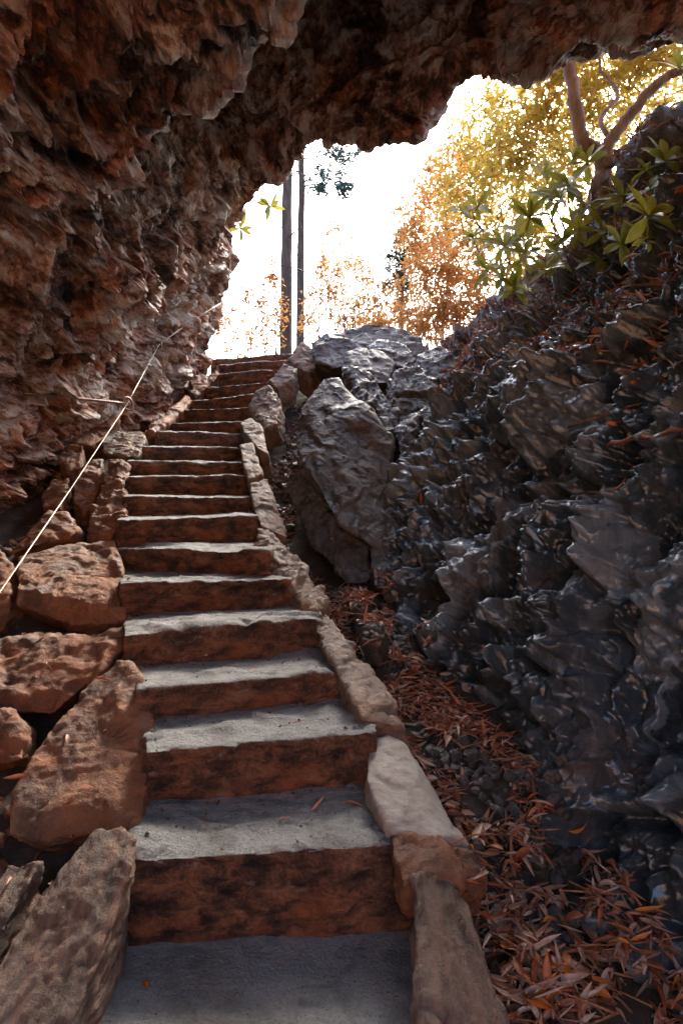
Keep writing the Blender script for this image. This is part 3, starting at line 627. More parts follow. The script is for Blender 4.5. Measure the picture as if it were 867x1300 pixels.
stone('edge_stone', 'narrow sloping stone edging the stair under the wall', 'edge stone', [(182, 546, 5.45), (218, 520, 6.1), (238, 500, 6.7), (244, 508, 6.6), (232, 522, 6.2), (206, 545, 5.6), (196, 550, 5.4)], (-.1, .05, -.2), 'brown', G_L, .013, amp=.018, lv=(.15, .06))
stone('edge_stone', 'thin pointed stone edging the top of the stair by the wall', 'edge stone', [(240, 498, 6.8), (252, 486, 7.1), (276, 470, 7.4), (280, 474, 7.3), (262, 492, 6.9), (248, 504, 6.7)], (-.12, .05, -.2), 'brown', G_L, .013, amp=.016, lv=(.15, .06))
stone('boulder', 'small pale rock at the wall foot near the stair top', 'boulder', [(240, 482, 7.0), (252, 472, 7.2), (266, 476, 7.2), (262, 490, 7.0), (246, 494, 6.9)], (-.08, .15, -.1), 'brown', G_L, .013, amp=.016, lv=(.15, .06))

# ------------------------------------------------------------------ leaves, litter, roots
def leaf_geo(L, Wd, curl, bend, nu=6, tip=.75):
    """a long leaf along +X, rolled across by curl (radians) and bowed along its length"""
    V = []
    for i in range(nu + 1):
        t = i / nu
        w = Wd * .5 * (math.sin(math.pi * min(t ** tip, 1)) * .97 + .03)
        ang = bend * (t - .15)
        cx = L * (math.sin(ang) / bend if abs(bend) > 1e-3 else t); cz = -L * ((1 - math.cos(ang)) / bend if abs(bend) > 1e-3 else 0)
        for s in (-1, -.5, 0, .5, 1):
            if abs(curl) < 1e-3: yy, zz = s * w, 0
            else: a = s * curl; r = w / curl; yy, zz = r * math.sin(a), r * (1 - math.cos(a))
            V.append((cx - math.sin(ang) * 0, yy, cz + zz))
    F = [(i * 5 + j, i * 5 + j + 1, (i + 1) * 5 + j + 1, (i + 1) * 5 + j) for i in range(nu) for j in range(4)]
    return np.array(V), np.array(F)

def leaf_small(L, Wd, fold=.25):
    V = np.array([(0, 0, 0), (L * .45, Wd * .5, fold * Wd), (L, 0, -.1 * L), (L * .45, -Wd * .5, fold * Wd), (L * .5, 0, 0)])
    return V, np.array([(0, 4, 1, 1), (4, 2, 1, 1), (0, 3, 4, 4), (4, 3, 2, 2)])

def rot_basis(dirx, up):
    x = np.asarray(dirx, float); x = x / (np.linalg.norm(x, axis=-1, keepdims=True) + 1e-9)
    y = np.cross(up, x); y /= np.linalg.norm(y, axis=-1, keepdims=True) + 1e-9
    z = np.cross(x, y)
    return np.stack([x, y, z], -1)          # columns are the axes

def scatter_mesh(name, tmpl, pos, basis, scale, smooth=True):
    """many leaves as one mesh: tmpl = list of (V, F); every leaf picks one"""
    pick = RNG.integers(0, len(tmpl), len(pos)); Vs, Fs, Rn = [], [], []; off = 0
    for k, (tv, tf) in enumerate(tmpl):
        m = pick == k
        if not m.any(): continue
        v = np.einsum('nij,vj->nvi', basis[m], tv) * scale[m][:, None, None] + pos[m][:, None]
        c = m.sum(); nv = len(tv)
        f = tf[None] + (np.arange(c) * nv)[:, None, None] + off
        Vs.append(v.reshape(-1, 3)); Fs.append(f.reshape(-1, tf.shape[1])); Rn.append(np.repeat(RNG.random(c), nv)); off += c * nv
    V = np.concatenate(Vs); F = np.concatenate(Fs); R = np.concatenate(Rn)
    if (F[:, -1] == F[:, -2]).all(): F = F[:, :3]
    return mesh_np(name, V, F, {'rnd': R}, smooth)

def rand_dirs(n, flat=1.0):
    d = RNG.normal(size=(n, 3)); d[:, 2] *= flat; return d / np.linalg.norm(d, axis=1)[:, None]

DEAD_T = [leaf_geo(.11, .028, 1.6, .5), leaf_geo(.095, .028, 2.4, .3), leaf_geo(.12, .030, 1.1, -.8), leaf_geo(.085, .030, .7, 1.1), leaf_geo(.105, .022, 2.8, -.3), leaf_geo(.075, .026, 1.4, 1.5)]
DEAD_ME = []
for k, (v, f) in enumerate(DEAD_T):
    me = mesh_np('dead_leaf', v, f, {'rnd': np.zeros(len(v))}); me.materials.append(M['dead']); DEAD_ME.append(me)
DEADO_ME = []
for k in (3, 2, 5):
    v, f = DEAD_T[k]; me = mesh_np('orange_leaf', v, f, {'rnd': np.zeros(len(v))}); me.materials.append(M['deado']); DEADO_ME.append(me)

bpy.context.view_layer.update()
def small_rock(r):
    bm = bmesh.new(); bmesh.ops.create_icosphere(bm, subdivisions=2, radius=1)
    d = rand_dirs(9); q = RNG.uniform(.55, .9, 9)
    V = np.array([v.co[:] for v in bm.verts])
    for a, b in zip(d, q):
        m = V @ a; V -= np.where(m > b, m - b, 0)[:, None] * a
    F = np.array([[v.index for v in f.verts] for f in bm.faces]); bm.free()
    return V * r * np.array([1.2, .9, .7]), F
RUB_T = [small_rock(.032) for _ in range(7)]
DG = bpy.context.evaluated_depsgraph_get()
def hit(px, py, start=0.0):
    d = Vector(((px - CX) / FPX, 1, -(py - HY) / FPX)).normalized()
    ok, loc, nor, _, ob, _ = SC.ray_cast(DG, Vector((0, 0, EYE)) + d * start, d)
    return (loc, nor, ob) if ok else (None, None, None)

def drop(x, y, z0=1.0):
    ok, loc, nor, _, ob, _ = SC.ray_cast(DG, Vector((x, y, z0)), Vector((0, 0, -1)))
    return (loc, nor, ob) if ok else (None, None, None)

def place_leaf(me, name, loc, nor, yaw, pitch=0., scale=1., lift=.006):
    n = np.array(nor); t = np.array([math.cos(yaw), math.sin(yaw), 0.0]); t = t - n * t.dot(n); t /= np.linalg.norm(t) + 1e-9
    t = t * math.cos(pitch) + n * math.sin(pitch)
    b = rot_basis(t, n - t * n.dot(t) * .999)
    o = link(name, me); mt = Matrix.Identity(4)
    for i in range(3):
        for j in range(3): mt[i][j] = b[i][j] * scale
        mt[i][3] = loc[i] + n[i] * lift
    o.matrix_world = mt
    return o

# the drift of dead leaves in the gully
def gully_samples(n, y0, y1, pw=1.0):
    y = y0 + (y1 - y0) * RNG.random(n) ** pw
    l = np.interp(y, SY, SR) + .15; r = np.interp(y, GY, GX) + .03
    return l + (r - l) * RNG.random(n), y
gx_, gy_ = gully_samples(9500, 1.3, 3.9, 1.75)
pts, nrm = [], []
for x, y in zip(gx_, gy_):
    loc, nor, ob = drop(x, y, np.interp(y, GY, GZ) + .34)
    if loc is None or ob.name.startswith(('cave', 'kerb', 'step')): continue
    if nor.z < .35 and random.random() < .7: continue
    pts.append(loc); nrm.append(nor)
pts = np.array(pts); nrm = np.array(nrm)
_kp = (fbm(pts * np.array([4.5, 4.5, 1]), 3, 808) < np.interp(pts[:, 1], [1.4, 1.9, 2.6], [.5, .18, .06])); bare_p, bare_n = pts[~_kp], nrm[~_kp]; pts, nrm = pts[_kp], nrm[_kp]
nrm = nrm * .5 + np.array([0, 0, .5]); nrm /= np.linalg.norm(nrm, axis=1)[:, None]
lift = RNG.random(len(pts)) ** 1.5 * .045
score = pts[:, 1] - lift * 8
order = np.argsort(score)
def in_frame(p): 
    x = CX + p[0] * FPX / p[1]; y = HY + (EYE - p[2]) * FPX / p[1]
    return -10 < x < 877 and y < 1310
vis = [i for i in order if in_frame(pts[i]) and lift[i] > .022][:270]
LBL = ['curled dead leaf in the low end of the drift beside the upright kerb stone', 'curled dead leaf in the drift higher up beside the pale kerb stone']
for i in vis:
    o = place_leaf(random.choice(DEADO_ME if random.random() < .1 else DEAD_ME), 'dead_leaf', pts[i], nrm[i], random.uniform(0, 6.28), random.uniform(-.2, .3), random.uniform(.6, 1.0), lift[i])
    tag(o, LBL[0 if pts[i][1] < 1.85 else 1], 'leaf', 'dead leaves drifted in the gully')
rest = np.array(sorted(set(range(len(pts))) - set(vis)))
dirs = RNG.normal(size=(len(rest), 3)) * np.array([1, 1, .25]); bas = rot_basis(dirs, nrm[rest] + .25 * RNG.normal(size=(len(rest), 3)))
litter = link('leaf_litter', scatter_mesh('leaf_litter', DEAD_T, pts[rest] + nrm[rest] * lift[rest][:, None] * .8, bas, RNG.uniform(.25, 1.05, len(rest))), M['dead'])
tag(litter, 'brown dead leaves carpeting the gully beside the kerb stones', None, None, 'stuff')

tw = []
for _ in range(150):
    i = random.choice(range(len(pts))); a = random.uniform(0, 6.28); L = random.uniform(.04, .16); c = pts[i] + nrm[i] * .03
    e_ = np.array([math.cos(a), math.sin(a), random.uniform(-.15, .15)]) * L; tw.append(tube(spline([c - e_, c + RNG.normal(size=3) * .008, c + e_], 6), np.linspace(.0032, .0016, 6), 5))
tag(link('gully_twigs', poly_mesh('gully_twigs', *join_geo(tw)), M['stick']), 'broken twigs mixed into the leaf drift', None, None, 'stuff')
bare_p, bare_n = bare_p[::4], bare_n[::4]
tag(link('gully_rubble', scatter_mesh('gully_rubble', RUB_T, bare_p + bare_n * .004, rot_basis(rand_dirs(len(bare_p)), bare_n), RNG.uniform(.2, 1.1, len(bare_p)) ** 1.5, False), M['grey']), 'grey stone chips showing between the dead leaves in the gully', None, None, 'stuff')
# the narrow gap between the upper kerb and the boulders, and stone rubble there, in the gully and under the cave wall
up, un, rp, rn_, rp2, rn2 = [], [], [], [], [], []
for k in range(3600):
    y = random.uniform(3.6, 7.2); x = np.interp(y, SY, SR) + random.uniform(.08, .75)
    loc, nor, ob = drop(x, y, np.interp(y, SY, SZ) + .6)
    if loc is None or nor.z < .45 or ob.name.startswith(('kerb', 'step', 'cliff', 'leaf', 'dead')) or (ob.name.startswith('boulder') and random.random() < .93): continue
    if random.random() < .2: rp.append(loc); rn_.append(nor)
    else: up.append(loc); un.append(nor)
for k in range(2600):
    y = random.uniform(1.3, 7.6); x = np.interp(y, SY, SL) - random.uniform(.0, 1.0)
    loc, nor, ob = drop(x, y, np.interp(y, SY, SZ) + .6)
    if loc is None or not ob.name.startswith('ground'): continue
    rp2.append(loc); rn2.append(nor)
up, un = np.array(up), np.array(un)
tag(link('gap_litter', scatter_mesh('gap_litter', DEAD_T, up + un * .01, rot_basis(RNG.normal(size=(len(up), 3)) * np.array([1, 1, .25]), un), RNG.uniform(.45, .9, len(up))), M['dead']), 'dead leaves filling the gap behind the upper kerb stones', None, None, 'stuff')
for nm, P_, N_, mt_, lb_ in (('gap_rubble', rp, rn_, 'grey', 'grey stone chips in the gap behind the upper kerb stones'), ('wall_rubble', rp2, rn2, 'brown', 'brown stone chips filling the bank under the cave wall')):
    P_, N_ = np.array(P_), np.array(N_)
    tag(link(nm, scatter_mesh(nm, RUB_T, P_ + N_ * .004, rot_basis(rand_dirs(len(P_)), N_), RNG.uniform(.25, 1.25, len(P_)) ** 1.6, False), M[mt_]), lb_, None, None, 'stuff')

# litter on the bank above the cliff, in its ledges, and at the foot of the cave wall
nb = 26000
si = RNG.integers(90, NS - 20, nb); ti = RNG.integers(int(NTc * .48), NTc - 50, nb)
bp = CG[si, ti]; bn = np.cross(CG[np.minimum(si + 2, NS - 1), ti] - CG[si - 2, ti], CG[si, np.minimum(ti + 2, NTc - 1)] - CG[si, ti - 2]); bn /= np.linalg.norm(bn, axis=1)[:, None] + 1e-9
bn[bn[:, 2] < 0] *= -1
keep = (RNG.random(nb) < np.clip((bn[:, 2] - .25) * 2.2, 0, 1)) & (RNG.random(nb) < np.clip((tt[ti] - .45) * 2.6, .12, 1)) & (bp[:, 1] > 1)
bp, bn = bp[keep], bn[keep]
bas = rot_basis(RNG.normal(size=(len(bp), 3)) * np.array([1, 1, .5]), bn)
tag(link('bank_litter', scatter_mesh('bank_litter', DEAD_T, bp + bn * .01, bas, RNG.uniform(.45, 1.15, len(bp))), M['dead']), 'dead leaves scattered over the bank and ledges of the cliff', None, None, 'stuff')
lx, ly = RNG.uniform(0, 1, 900), RNG.uniform(1.4, 7.6, 900)
lp, ln = [], []
for u, y in zip(lx, ly):
    x = np.interp(y, SY, SL) - .02 - u * .65
    loc, nor, ob = drop(x, y, np.interp(y, SY, SZ) + .5)
    if loc is None or nor.z < .5 or (not ob.name.startswith('ground') and random.random() < .88): continue
    lp.append(loc); ln.append(nor)
lp, ln = np.array(lp), np.array(ln)
tag(link('crevice_litter', scatter_mesh('crevice_litter', DEAD_T, lp + ln * .006, rot_basis(RNG.normal(size=(len(lp), 3)) * np.array([1, 1, .3]), ln), RNG.uniform(.3, .75, len(lp))), M['dead']), 'dead leaves caught between the boulders under the cave wall', None, None, 'stuff')

# scraps and grit in the corners of the lower treads
tp, tn = [], []
for k in range(8):
    s0 = STEPS[k]; s1 = STEPS[k + 1]
    for _ in range(46):
        u = random.choice([random.random(), random.random() ** 4, 1 - random.random() ** 4]); w_ = 1 - random.random() ** 2.2 * .9
        x = (s0['xl'] + (s0['xr'] - s0['xl']) * u) * (1 - w_) + (s1['xl'] + (s1['xr'] - s1['xl']) * u) * w_; y = (s0['dl'] + (s0['dr'] - s0['dl']) * u) * (1 - w_) + (s1['dl'] + (s1['dr'] - s1['dl']) * u) * w_ - .02
        loc, nor, ob = drop(x, y, s0['z'] + .06)
        if loc is not None and ob.name.startswith('step'): tp.append(loc); tn.append(nor)
tp, tn = np.array(tp), np.array(tn); hf = len(tp) // 3
tag(link('tread_litter', scatter_mesh('tread_litter', DEAD_T, tp[hf:] + tn[hf:] * .004, rot_basis(RNG.normal(size=(len(tp) - hf, 3)) * np.array([1, 1, .1]), tn[hf:]), RNG.uniform(.1, .38, len(tp) - hf)), M['dead']), 'leaf scraps in the corners of the lower treads', None, None, 'stuff')
tag(link('tread_grit', scatter_mesh('tread_grit', RUB_T, tp[:hf] + tn[:hf] * .001, rot_basis(rand_dirs(hf), tn[:hf]), RNG.uniform(.06, .22, hf), False), M['brown']), 'small grit on the lower treads', None, None, 'stuff')

# single leaves that catch the eye
for px, py, yaw, sc_, which, lab in [
    (186, 1256, 2.2, .5, 'o', 'orange leaf lying alone on the bottom slab'),
    (3, 1022, 2.2, .6, 'o', 'orange leaf at the edge beside the triangular boulder'),
    (48, 1090, 1.2, .9, 'd', 'folded pale leaf on the narrow slab behind the grained slab'),
    (440, 1022, -.3, .8, 'd', 'curled brown leaf at the kerb end of the first tread'),
    (355, 1042, .3, .5, 'd', 'small brown leaf in the middle of the first tread'),
    (398, 1030, .9, .55, 'd', 'broken leaf bits on the first tread near its back'),
    (335, 1036, .5, .42, 'd', 'dark leaf scrap at the back of the first tread'),
    (262, 1048, 2.4, .4, 'd', 'thin leaf scrap on the cave side of the first tread'),
    (372, 920, .1, .6, 'd', 'brown leaf lying on the second tread'),
    (350, 935, .8, .35, 'd', 'leaf sliver at the front of the second tread'),
    (318, 852, .2, .55, 'd', 'brown leaf lying on the third tread'),
    (358, 845, 1.0, .4, 'd', 'tiny leaf at the kerb end of the third tread'),
    (326, 788, .2, .5, 'd', 'brown leaf lying on the fourth tread'),
    (535, 627, 1.0, .8, 'o', 'orange leaf stuck on the wet rock above the gully'),
    (587, 660, 1.5, .6, 'd', 'pale leaf stuck on the wet rock beside the black hollow'),
    (773, 537, .2, .9, 'o', 'orange leaf on the cliff ledge near the long dead stick'),
    (725, 1052, -.2, 1.0, 'o', 'bright orange leaf on top of the drift against the cliff'),
    (690, 1180, -.8, 1.0, 'o', 'orange leaf in the drift beside the upright kerb stone'),
    (560, 470, .4, .7, 'o', 'orange leaf in the notch below the skyline'),
    (498, 568, .4, .7, 'o', 'orange leaf beside the pale topped block'),
    (382, 672, .4, .6, 'o', 'orange leaf in the gap beside the upright brown kerb stone'),
    (800, 488, .9, .7, 'o', 'orange leaf low on the bank among the roots'),
    (700, 425, .6, .6, 'o', 'orange leaf on the crest of the wet cliff')]:
    loc, nor, ob = hit(px, py)
    if loc is None: continue
    me = random.choice(DEADO_ME if which == 'o' else DEAD_ME)
    tag(place_leaf(me, 'fallen_leaf', loc, nor, yaw, 0.12, sc_, .008), lab, 'leaf')
# sticks in the drift and on the ledges
def stick(name, label, group, P, r, mat='stick'):
    P = np.array(P, float); c = P.mean(0); Q = spline(P - c, max(6, 3 * len(P))); Q += RNG.normal(size=Q.shape) * r * .35
    v, f = tube(Q, np.linspace(r, r * .55, len(Q)), 6)
    return tag(link(name, poly_mesh(name, v, f), M[mat], None, c), label, 'stick' if name == 'stick' else name, group)
def on(px, py, lift_=.012):
    loc, nor, ob = hit(px, py)
    return None if loc is None else np.array(loc) + np.array([0, -.3, .9]) * lift_
for pk_, r_, lab in [([(655, 1130), (690, 1140), (722, 1152)], .006, 'straight rusty stick lying across the leaf drift'),
                     ([(738, 1160), (765, 1210), (786, 1258)], .009, 'thick rusty stick at the low end of the leaf drift'),
                     ([(700, 1150), (745, 1215), (800, 1290)], .007, 'long rusty stick running down the leaf drift'),
                     ([(662, 1195), (690, 1222), (716, 1250)], .004, 'thin pale twig over the pointed dark stone'),
                     ([(572, 940), (590, 955), (612, 968)], .005, 'short twig across the middle of the drift'),
                     ([(770, 570), (812, 560), (867, 548)], .014, 'thick dead stick lying along the cliff ledge'),
                     ([(745, 628), (780, 625), (805, 590), (812, 575)], .006, 'bent pale twig hanging under the ledge stick'),
                     ([(720, 545), (770, 528), (828, 510)], .005, 'thin twig slanting above the ledge stick')]:
    q = [on(*c) for c in pk_]; q = [c for c in q if c is not None]
    if len(q) > 1:
        q = np.array(q); m_ = np.median(q[:, 1]); q[:, 1] = np.clip(q[:, 1], m_ - .35, m_ + .35)
        stick('stick', lab, None, q, r_)

# roots trailing over the bank
def root_path(s, t, n, ds, dt):
    P = []
    for _ in range(n):
        if not (3 < s < NS - 3 and 3 < t < NTc - 3): break
        P.append(CG[int(s), int(t)] + np.array([-.012, -.02, .02])); s += ds; t += dt; ds += random.uniform(-2.2, 2.2); dt += random.uniform(-2.2, 2.2)
    return P
nroot = 0; strands = []
while nroot < 60 or len(strands) < 240:
    P = root_path(random.uniform(130, NS - 90), random.uniform(NTc * .52, NTc * .93), random.randint(5, 9), random.uniform(-8, 8), random.uniform(-9, 9))
    if len(P) < 4: continue
    if nroot < 60:
        stick('root', 'pale thin root trailing over the bank above the wet cliff', 'roots trailing over the bank', P, random.uniform(.005, .011), 'root'); nroot += 1
    else:
        Q = spline(P, 10); strands.append(tube(Q, np.linspace(.0045, .002, 10), 4))
tag(link('twig_litter', poly_mesh('twig_litter', *join_geo(strands)), M['root']), 'tangle of fine twigs over the bank', None, None, 'stuff')

# ------------------------------------------------------------------ rhododendron on the bank
RHO_T = [leaf_geo(.17, .056, .35, .6, 6, 1.2), leaf_geo(.15, .055, .25, 1.0, 6, 1.25), leaf_geo(.18, .052, .5, .3, 6, 1.15)]
RHO_ME = []
for v, f in RHO_T:
    me = mesh_np('leaf', v, f, {'rnd': np.zeros(len(v))}); me.materials.append(M['olive']); RHO_ME.append(me)
def whorl(parent, c, n, axis, scale=1., jitter=.25):
    ax = np.array(axis, float); ax /= np.linalg.norm(ax); o0 = np.array(parent.location)
    a = np.cross(ax, [.3, .2, .9]); a /= np.linalg.norm(a); b = np.cross(ax, a); ph = random.random() * 6
    for k in range(n):
        t = ph + 2 * math.pi * k / n + random.uniform(-jitter, jitter); lift_ = random.uniform(-.5, 1.3)
        d = a * math.cos(t) + b * math.sin(t) + ax * lift_
        B = rot_basis(d, ax + .2 * RNG.normal(size=3)); o = link('leaf', random.choice(RHO_ME), None, parent); s_ = scale * random.uniform(.75, 1.12)
        mt = Matrix.Identity(4)
        for i in range(3):
            for j in range(3): mt[i][j] = B[i][j] * s_
            mt[i][3] = c[i] - o0[i] + d[i] * .015
        o.matrix_local = mt
def limb(parent, name, P, r0, r1, mat, n=16, sides=9, wob=.0):
    o0 = np.array(parent.location); Q = spline(np.array(P) - o0, n); Q[1:-1] += RNG.normal(size=(n - 2, 3)) * wob
    v, f = tube(Q, np.linspace(r0, r1, n), sides); return link(name, poly_mesh(name, v, f), M[mat], parent)
base = W(764, 205, 4.75)
rho = thing('rhododendron', 'rhododendron with a forked pale trunk and olive leaves on the bank', 'shrub', tuple(base))
limb(rho, 'trunk', [base + [.03, .05, -.35], base, W(740, 178, 4.75), W(728, 125, 4.75), W(719, 60, 4.8), W(712, -40, 4.9), W(700, -160, 5.0)], .062, .034, 'pbark', 30, 10, .007)
limb(rho, 'branch', [base + [.03, .05, -.2], W(772, 185, 4.72), W(795, 152, 4.7), W(832, 108, 4.65), W(872, 84, 4.6), W(930, 40, 4.5)], .052, .026, 'pbark', 28, 10, .007)
limb(rho, 'branch', [W(775, 180, 4.72), W(762, 150, 4.9), W(785, 118, 5.1), W(760, 85, 5.3), W(770, 40, 5.4)], .022, .008, 'bark', 12, 6, .004)
limb(rho, 'root', [base + [0, 0, -.05], W(800, 186, 4.6), W(838, 160, 4.45), W(880, 140, 4.3)], .05, .02, 'root', 14, 8, .006)
limb(rho, 'root', [base + [0, 0, -.1], W(755, 235, 4.65), W(748, 262, 4.6)], .05, .02, 'bark', 10, 8, .006)
WH = [(722, 237, 4.35, 9), (791, 251, 4.0, 9), (843, 205, 3.85, 9), (672, 276, 4.75, 8), (714, 306, 4.5, 7), (666, 322, 4.8, 8), (745, 208, 4.45, 7), (766, 294, 4.2, 6), (788, 309, 4.15, 5), (862, 88, 4.3, 5), (606, 263, 5.3, 8), (637, 353, 5.0, 6),
      (742, 262, 4.3, 7), (640, 312, 5.0, 8), (618, 342, 5.2, 7), (692, 345, 4.6, 7), (652, 366, 5.0, 6), (762, 330, 4.2, 6), (822, 275, 3.9, 7), (600, 302, 6.0, 7), (585, 268, 6.0, 6), (700, 255, 4.6, 7), (690, 220, 5.0, 7), (655, 290, 5.1, 6), (735, 290, 4.35, 5), (705, 335, 4.7, 5), (825, 240, 3.9, 5)]
for px, py, d, n in WH:
    _h = hit(px, py)[0]; d = d if _h is None else min(d, _h.y - .12)
    c = W(px, py, d); st = W(px + random.uniform(0, 25), py + random.uniform(30, 60), d + .3)
    limb(rho, 'twig', [st, (st + c) / 2 + RNG.normal(size=3) * .03, c], .006, .004, 'bark', 7, 5)
    whorl(rho, c, n + 3, [random.uniform(-.5, .2), -.65, random.uniform(.2, .9)], 1.15)
    if n > 6:
        c2 = c + np.array([random.uniform(-.14, .14), .1, random.uniform(-.12, .1)]); limb(rho, 'twig', [st, c2], .005, .003, 'bark', 6, 5); whorl(rho, c2, n, [random.uniform(-.6, .6), -.5, random.uniform(.2, .9)], .85)

def crown_mesh(name, blobs, count, L, Wd, flat=.8, droop=-.2):
    """leaf faces through a set of lobes (centre, radii), denser in clumps, with gaps"""
    P = []
    for c, r in blobs:
        k = int(count * (r[0] * r[1] * r[2]) / sum(b[1][0] * b[1][1] * b[1][2] for b in blobs))
        cl = rand_dirs(max(4, k // 28)) * RNG.random((max(4, k // 28), 1)) ** .45
        pick = RNG.integers(0, len(cl), k)
        P.append(np.array(c) + (cl[pick] + RNG.normal(size=(k, 3)) * .13) * np.array(r))
    P = np.concatenate(P); dirs = rand_dirs(len(P), flat) + np.array([0, 0, droop])
    return scatter_mesh(name, [leaf_small(L, Wd), leaf_small(L * 1.25, Wd * .9), leaf_small(L * .8, Wd)], P, rot_basis(dirs, rand_dirs(len(P)) + np.array([0, -.2, .5])), RNG.uniform(.7, 1.25, len(P)), False)

def bush(name, label, group, blobs, count, L, Wd, mat, barkm='bark', cat='bush', nst=5, rad=.02):
    """several stems from one foot, branching into a leafy crown"""
    B = [(W(px, py, d), np.array(r)) for px, py, d, r in blobs]
    c0 = np.mean([b[0] for b in B], 0); foot = np.array([c0[0] + .15, c0[1] + .1, float(ground_z(c0[0], c0[1]))])
    t = thing(name, label, cat, tuple(foot), group)
    for k in range(nst):
        b = B[k % len(B)]; top = b[0] + rand_dirs(1)[0] * b[1] * .7
        m1 = foot + (top - foot) * .4 + RNG.normal(size=3) * .12
        limb(t, 'stem', [foot, m1, foot + (top - foot) * .75 + RNG.normal(size=3) * .08, top], rad, rad * .2, barkm, 12, 5, .012)
    bl = [(b[0] - foot, b[1]) for b in B]
    cr = link('crown', crown_mesh('crown', bl, count, L, Wd), M[mat], t); cr['kind'] = 'stuff'
    return t
# the shrub's own upper crown, behind its trunk
cr = link('crown', crown_mesh('crown', [(W(760, 95, 5.9) - base, (.75, .5, .55)), (W(690, 130, 6.0) - base, (.5, .5, .55)), (W(840, 60, 5.6) - base, (.6, .5, .5)), (W(660, 190, 6.2) - base, (.45, .4, .45))], 3600, .12, .034), M['gold'], rho); cr['kind'] = 'stuff'
G_B = 'golden bushes beyond the arch'
bush('golden_bush', 'dense yellow leaved bush behind the forked trunk', 'golden bushes', [(720, 200, 7.5, (.9, .6, .9)), (800, 120, 7.5, (1.0, .6, .8))], 4200, .11, .034, 'gold')
bush('golden_bush', 'yellow and orange bush hanging left of the pale trunk', G_B, [(640, 150, 8.0, (.6, .5, .6)), (610, 230, 8.4, (.6, .5, .8)), (655, 300, 8.0, (.5, .5, .6))], 3800, .11, .034, 'gold')
bush('amber_bush', 'amber bush glowing above the notch of the cliff', G_B, [(585, 350, 8.6, (.6, .5, .65)), (560, 400, 8.8, (.5, .5, .45)), (610, 395, 8.0, (.4, .4, .4))], 4600, .085, .034, 'amber')
bush('amber_bush', 'sparse amber sapling with open twigs before the bright sky', G_B, [(545, 260, 9.5, (.5, .4, .8)), (520, 330, 9.8, (.35, .4, .7)), (575, 190, 9.4, (.4, .4, .5))], 2200, .09, .034, 'amber', nst=7, rad=.014)
bush('amber_bush', 'low amber shrub on the skyline behind the skyline boulder', G_B, [(520, 410, 9.5, (.5, .4, .25)), (480, 418, 9.8, (.35, .4, .25))], 1100, .08, .03, 'amber', rad=.012)
bush('amber_bush', 'pale peach foliage far behind the young pine', G_B, [(560, 300, 13, (1.0, .8, 1.3)), (500, 390, 13, (.8, .6, .6)), (590, 220, 13, (.9, .8, .8)), (470, 420, 13, (.9, .6, .35))], 6000, .12, .05, 'amber', nst=12, rad=.02)
bush('amber_bush', 'sparse branching shrub rising between the far trunks and the pine', G_B, [(455, 380, 12.5, (.7, .5, .8)), (430, 320, 12.5, (.5, .5, .9))], 1300, .10, .04, 'amber', 'dbark', nst=14, rad=.018)
G_S = 'thin saplings on the skyline'
for px, py, d, r, n, lab in [(305, 425, 10.5, (.5, .3, .45), 520, 'small leafy sapling right beside the cave wall on the skyline'),
                             (338, 402, 10.5, (.4, .3, .7), 620, 'leafy sapling on the skyline left of the thick far trunk'),
                             (402, 392, 11, (.35, .3, .85), 620, 'tall narrow leafy sapling right of the slender far trunk'),
                             (432, 385, 11, (.45, .3, .75), 330, 'nearly bare sapling on the skyline between trunks and pine'),
                             (458, 395, 10.5, (.4, .3, .7), 330, 'thin bare twigged sapling beside the pine on the skyline')]:
    bush('sapling', lab, G_S, [(px, py, d, r), (px + 6, py - 40, d, (r[0] * .7, r[1], r[2] * .7))], n, .09, .036, 'amber', 'dbark', 'sapling', 11, .013)

# far trees
def far_tree(name, label, px, d, r, H_, lean=0., sprays=(), mat='hem', nbr=14):
    foot = np.array([(px - CX) * d / FPX, d, 2.35]); t = thing(name, label, 'tree', tuple(foot), 'tall trees beyond the arch')
    limb(t, 'trunk', [foot + [0, 0, -.2], foot + [lean * .3, 0, H_ * .35], foot + [lean * .7, 0, H_ * .7], foot + [lean, 0, H_]], r, r * .4, 'dbark', 24, 12, r * .06)
    for k in range(nbr):
        h = H_ * random.uniform(.25, .95); a = random.uniform(0, 6.28); L = random.uniform(.5, 1.3)
        p0 = foot + [lean * h / H_, 0, h]; limb(t, 'branch', [p0, p0 + [math.cos(a) * L * .5, math.sin(a) * L * .5, .05], p0 + [math.cos(a) * L, math.sin(a) * L, -.15]], r * .12, r * .03, 'dbark', 7, 5, .01)
    cr = link('crown', crown_mesh('crown', [(np.array([lean, 0, H_]), (1.6, 1.6, 1.6))], 2000, .12, .03, .4, -.35), M[mat], t); cr['kind'] = 'stuff'
    for x, y, rr in sprays:
        e_ = W(x, y, d - .4); p0 = foot + np.array([lean * .5, 0, e_[2] - foot[2] + .25]); limb(t, 'branch', [p0, (p0 + e_) / 2 + [0, 0, .1], e_], r * .18, r * .04, 'dbark', 8, 5, .01)
        cr = link('spray', crown_mesh('spray', [(e_ - foot, rr)], 520, .13, .04, .4, -.35), M[mat], t); cr['kind'] = 'stuff'
far_tree('pine_tree', 'thicker dark trunk seen through the arch beside the rock', 362, 14, .16, 10, .1)
far_tree('hemlock_tree', 'slender dark trunk with blue green sprays under the arch', 381, 16.5, .13, 11, .05, [(418, 205, (.55, .5, .5)), (440, 190, (.45, .5, .35)), (405, 235, (.35, .4, .3)), (433, 240, (.3, .3, .25))])
foot = np.array([(512 - CX) * 13 / FPX, 13, 2.4]); pine = thing('pine_sapling', 'young dark green pine standing alone before the bright sky', 'tree', tuple(foot), None)
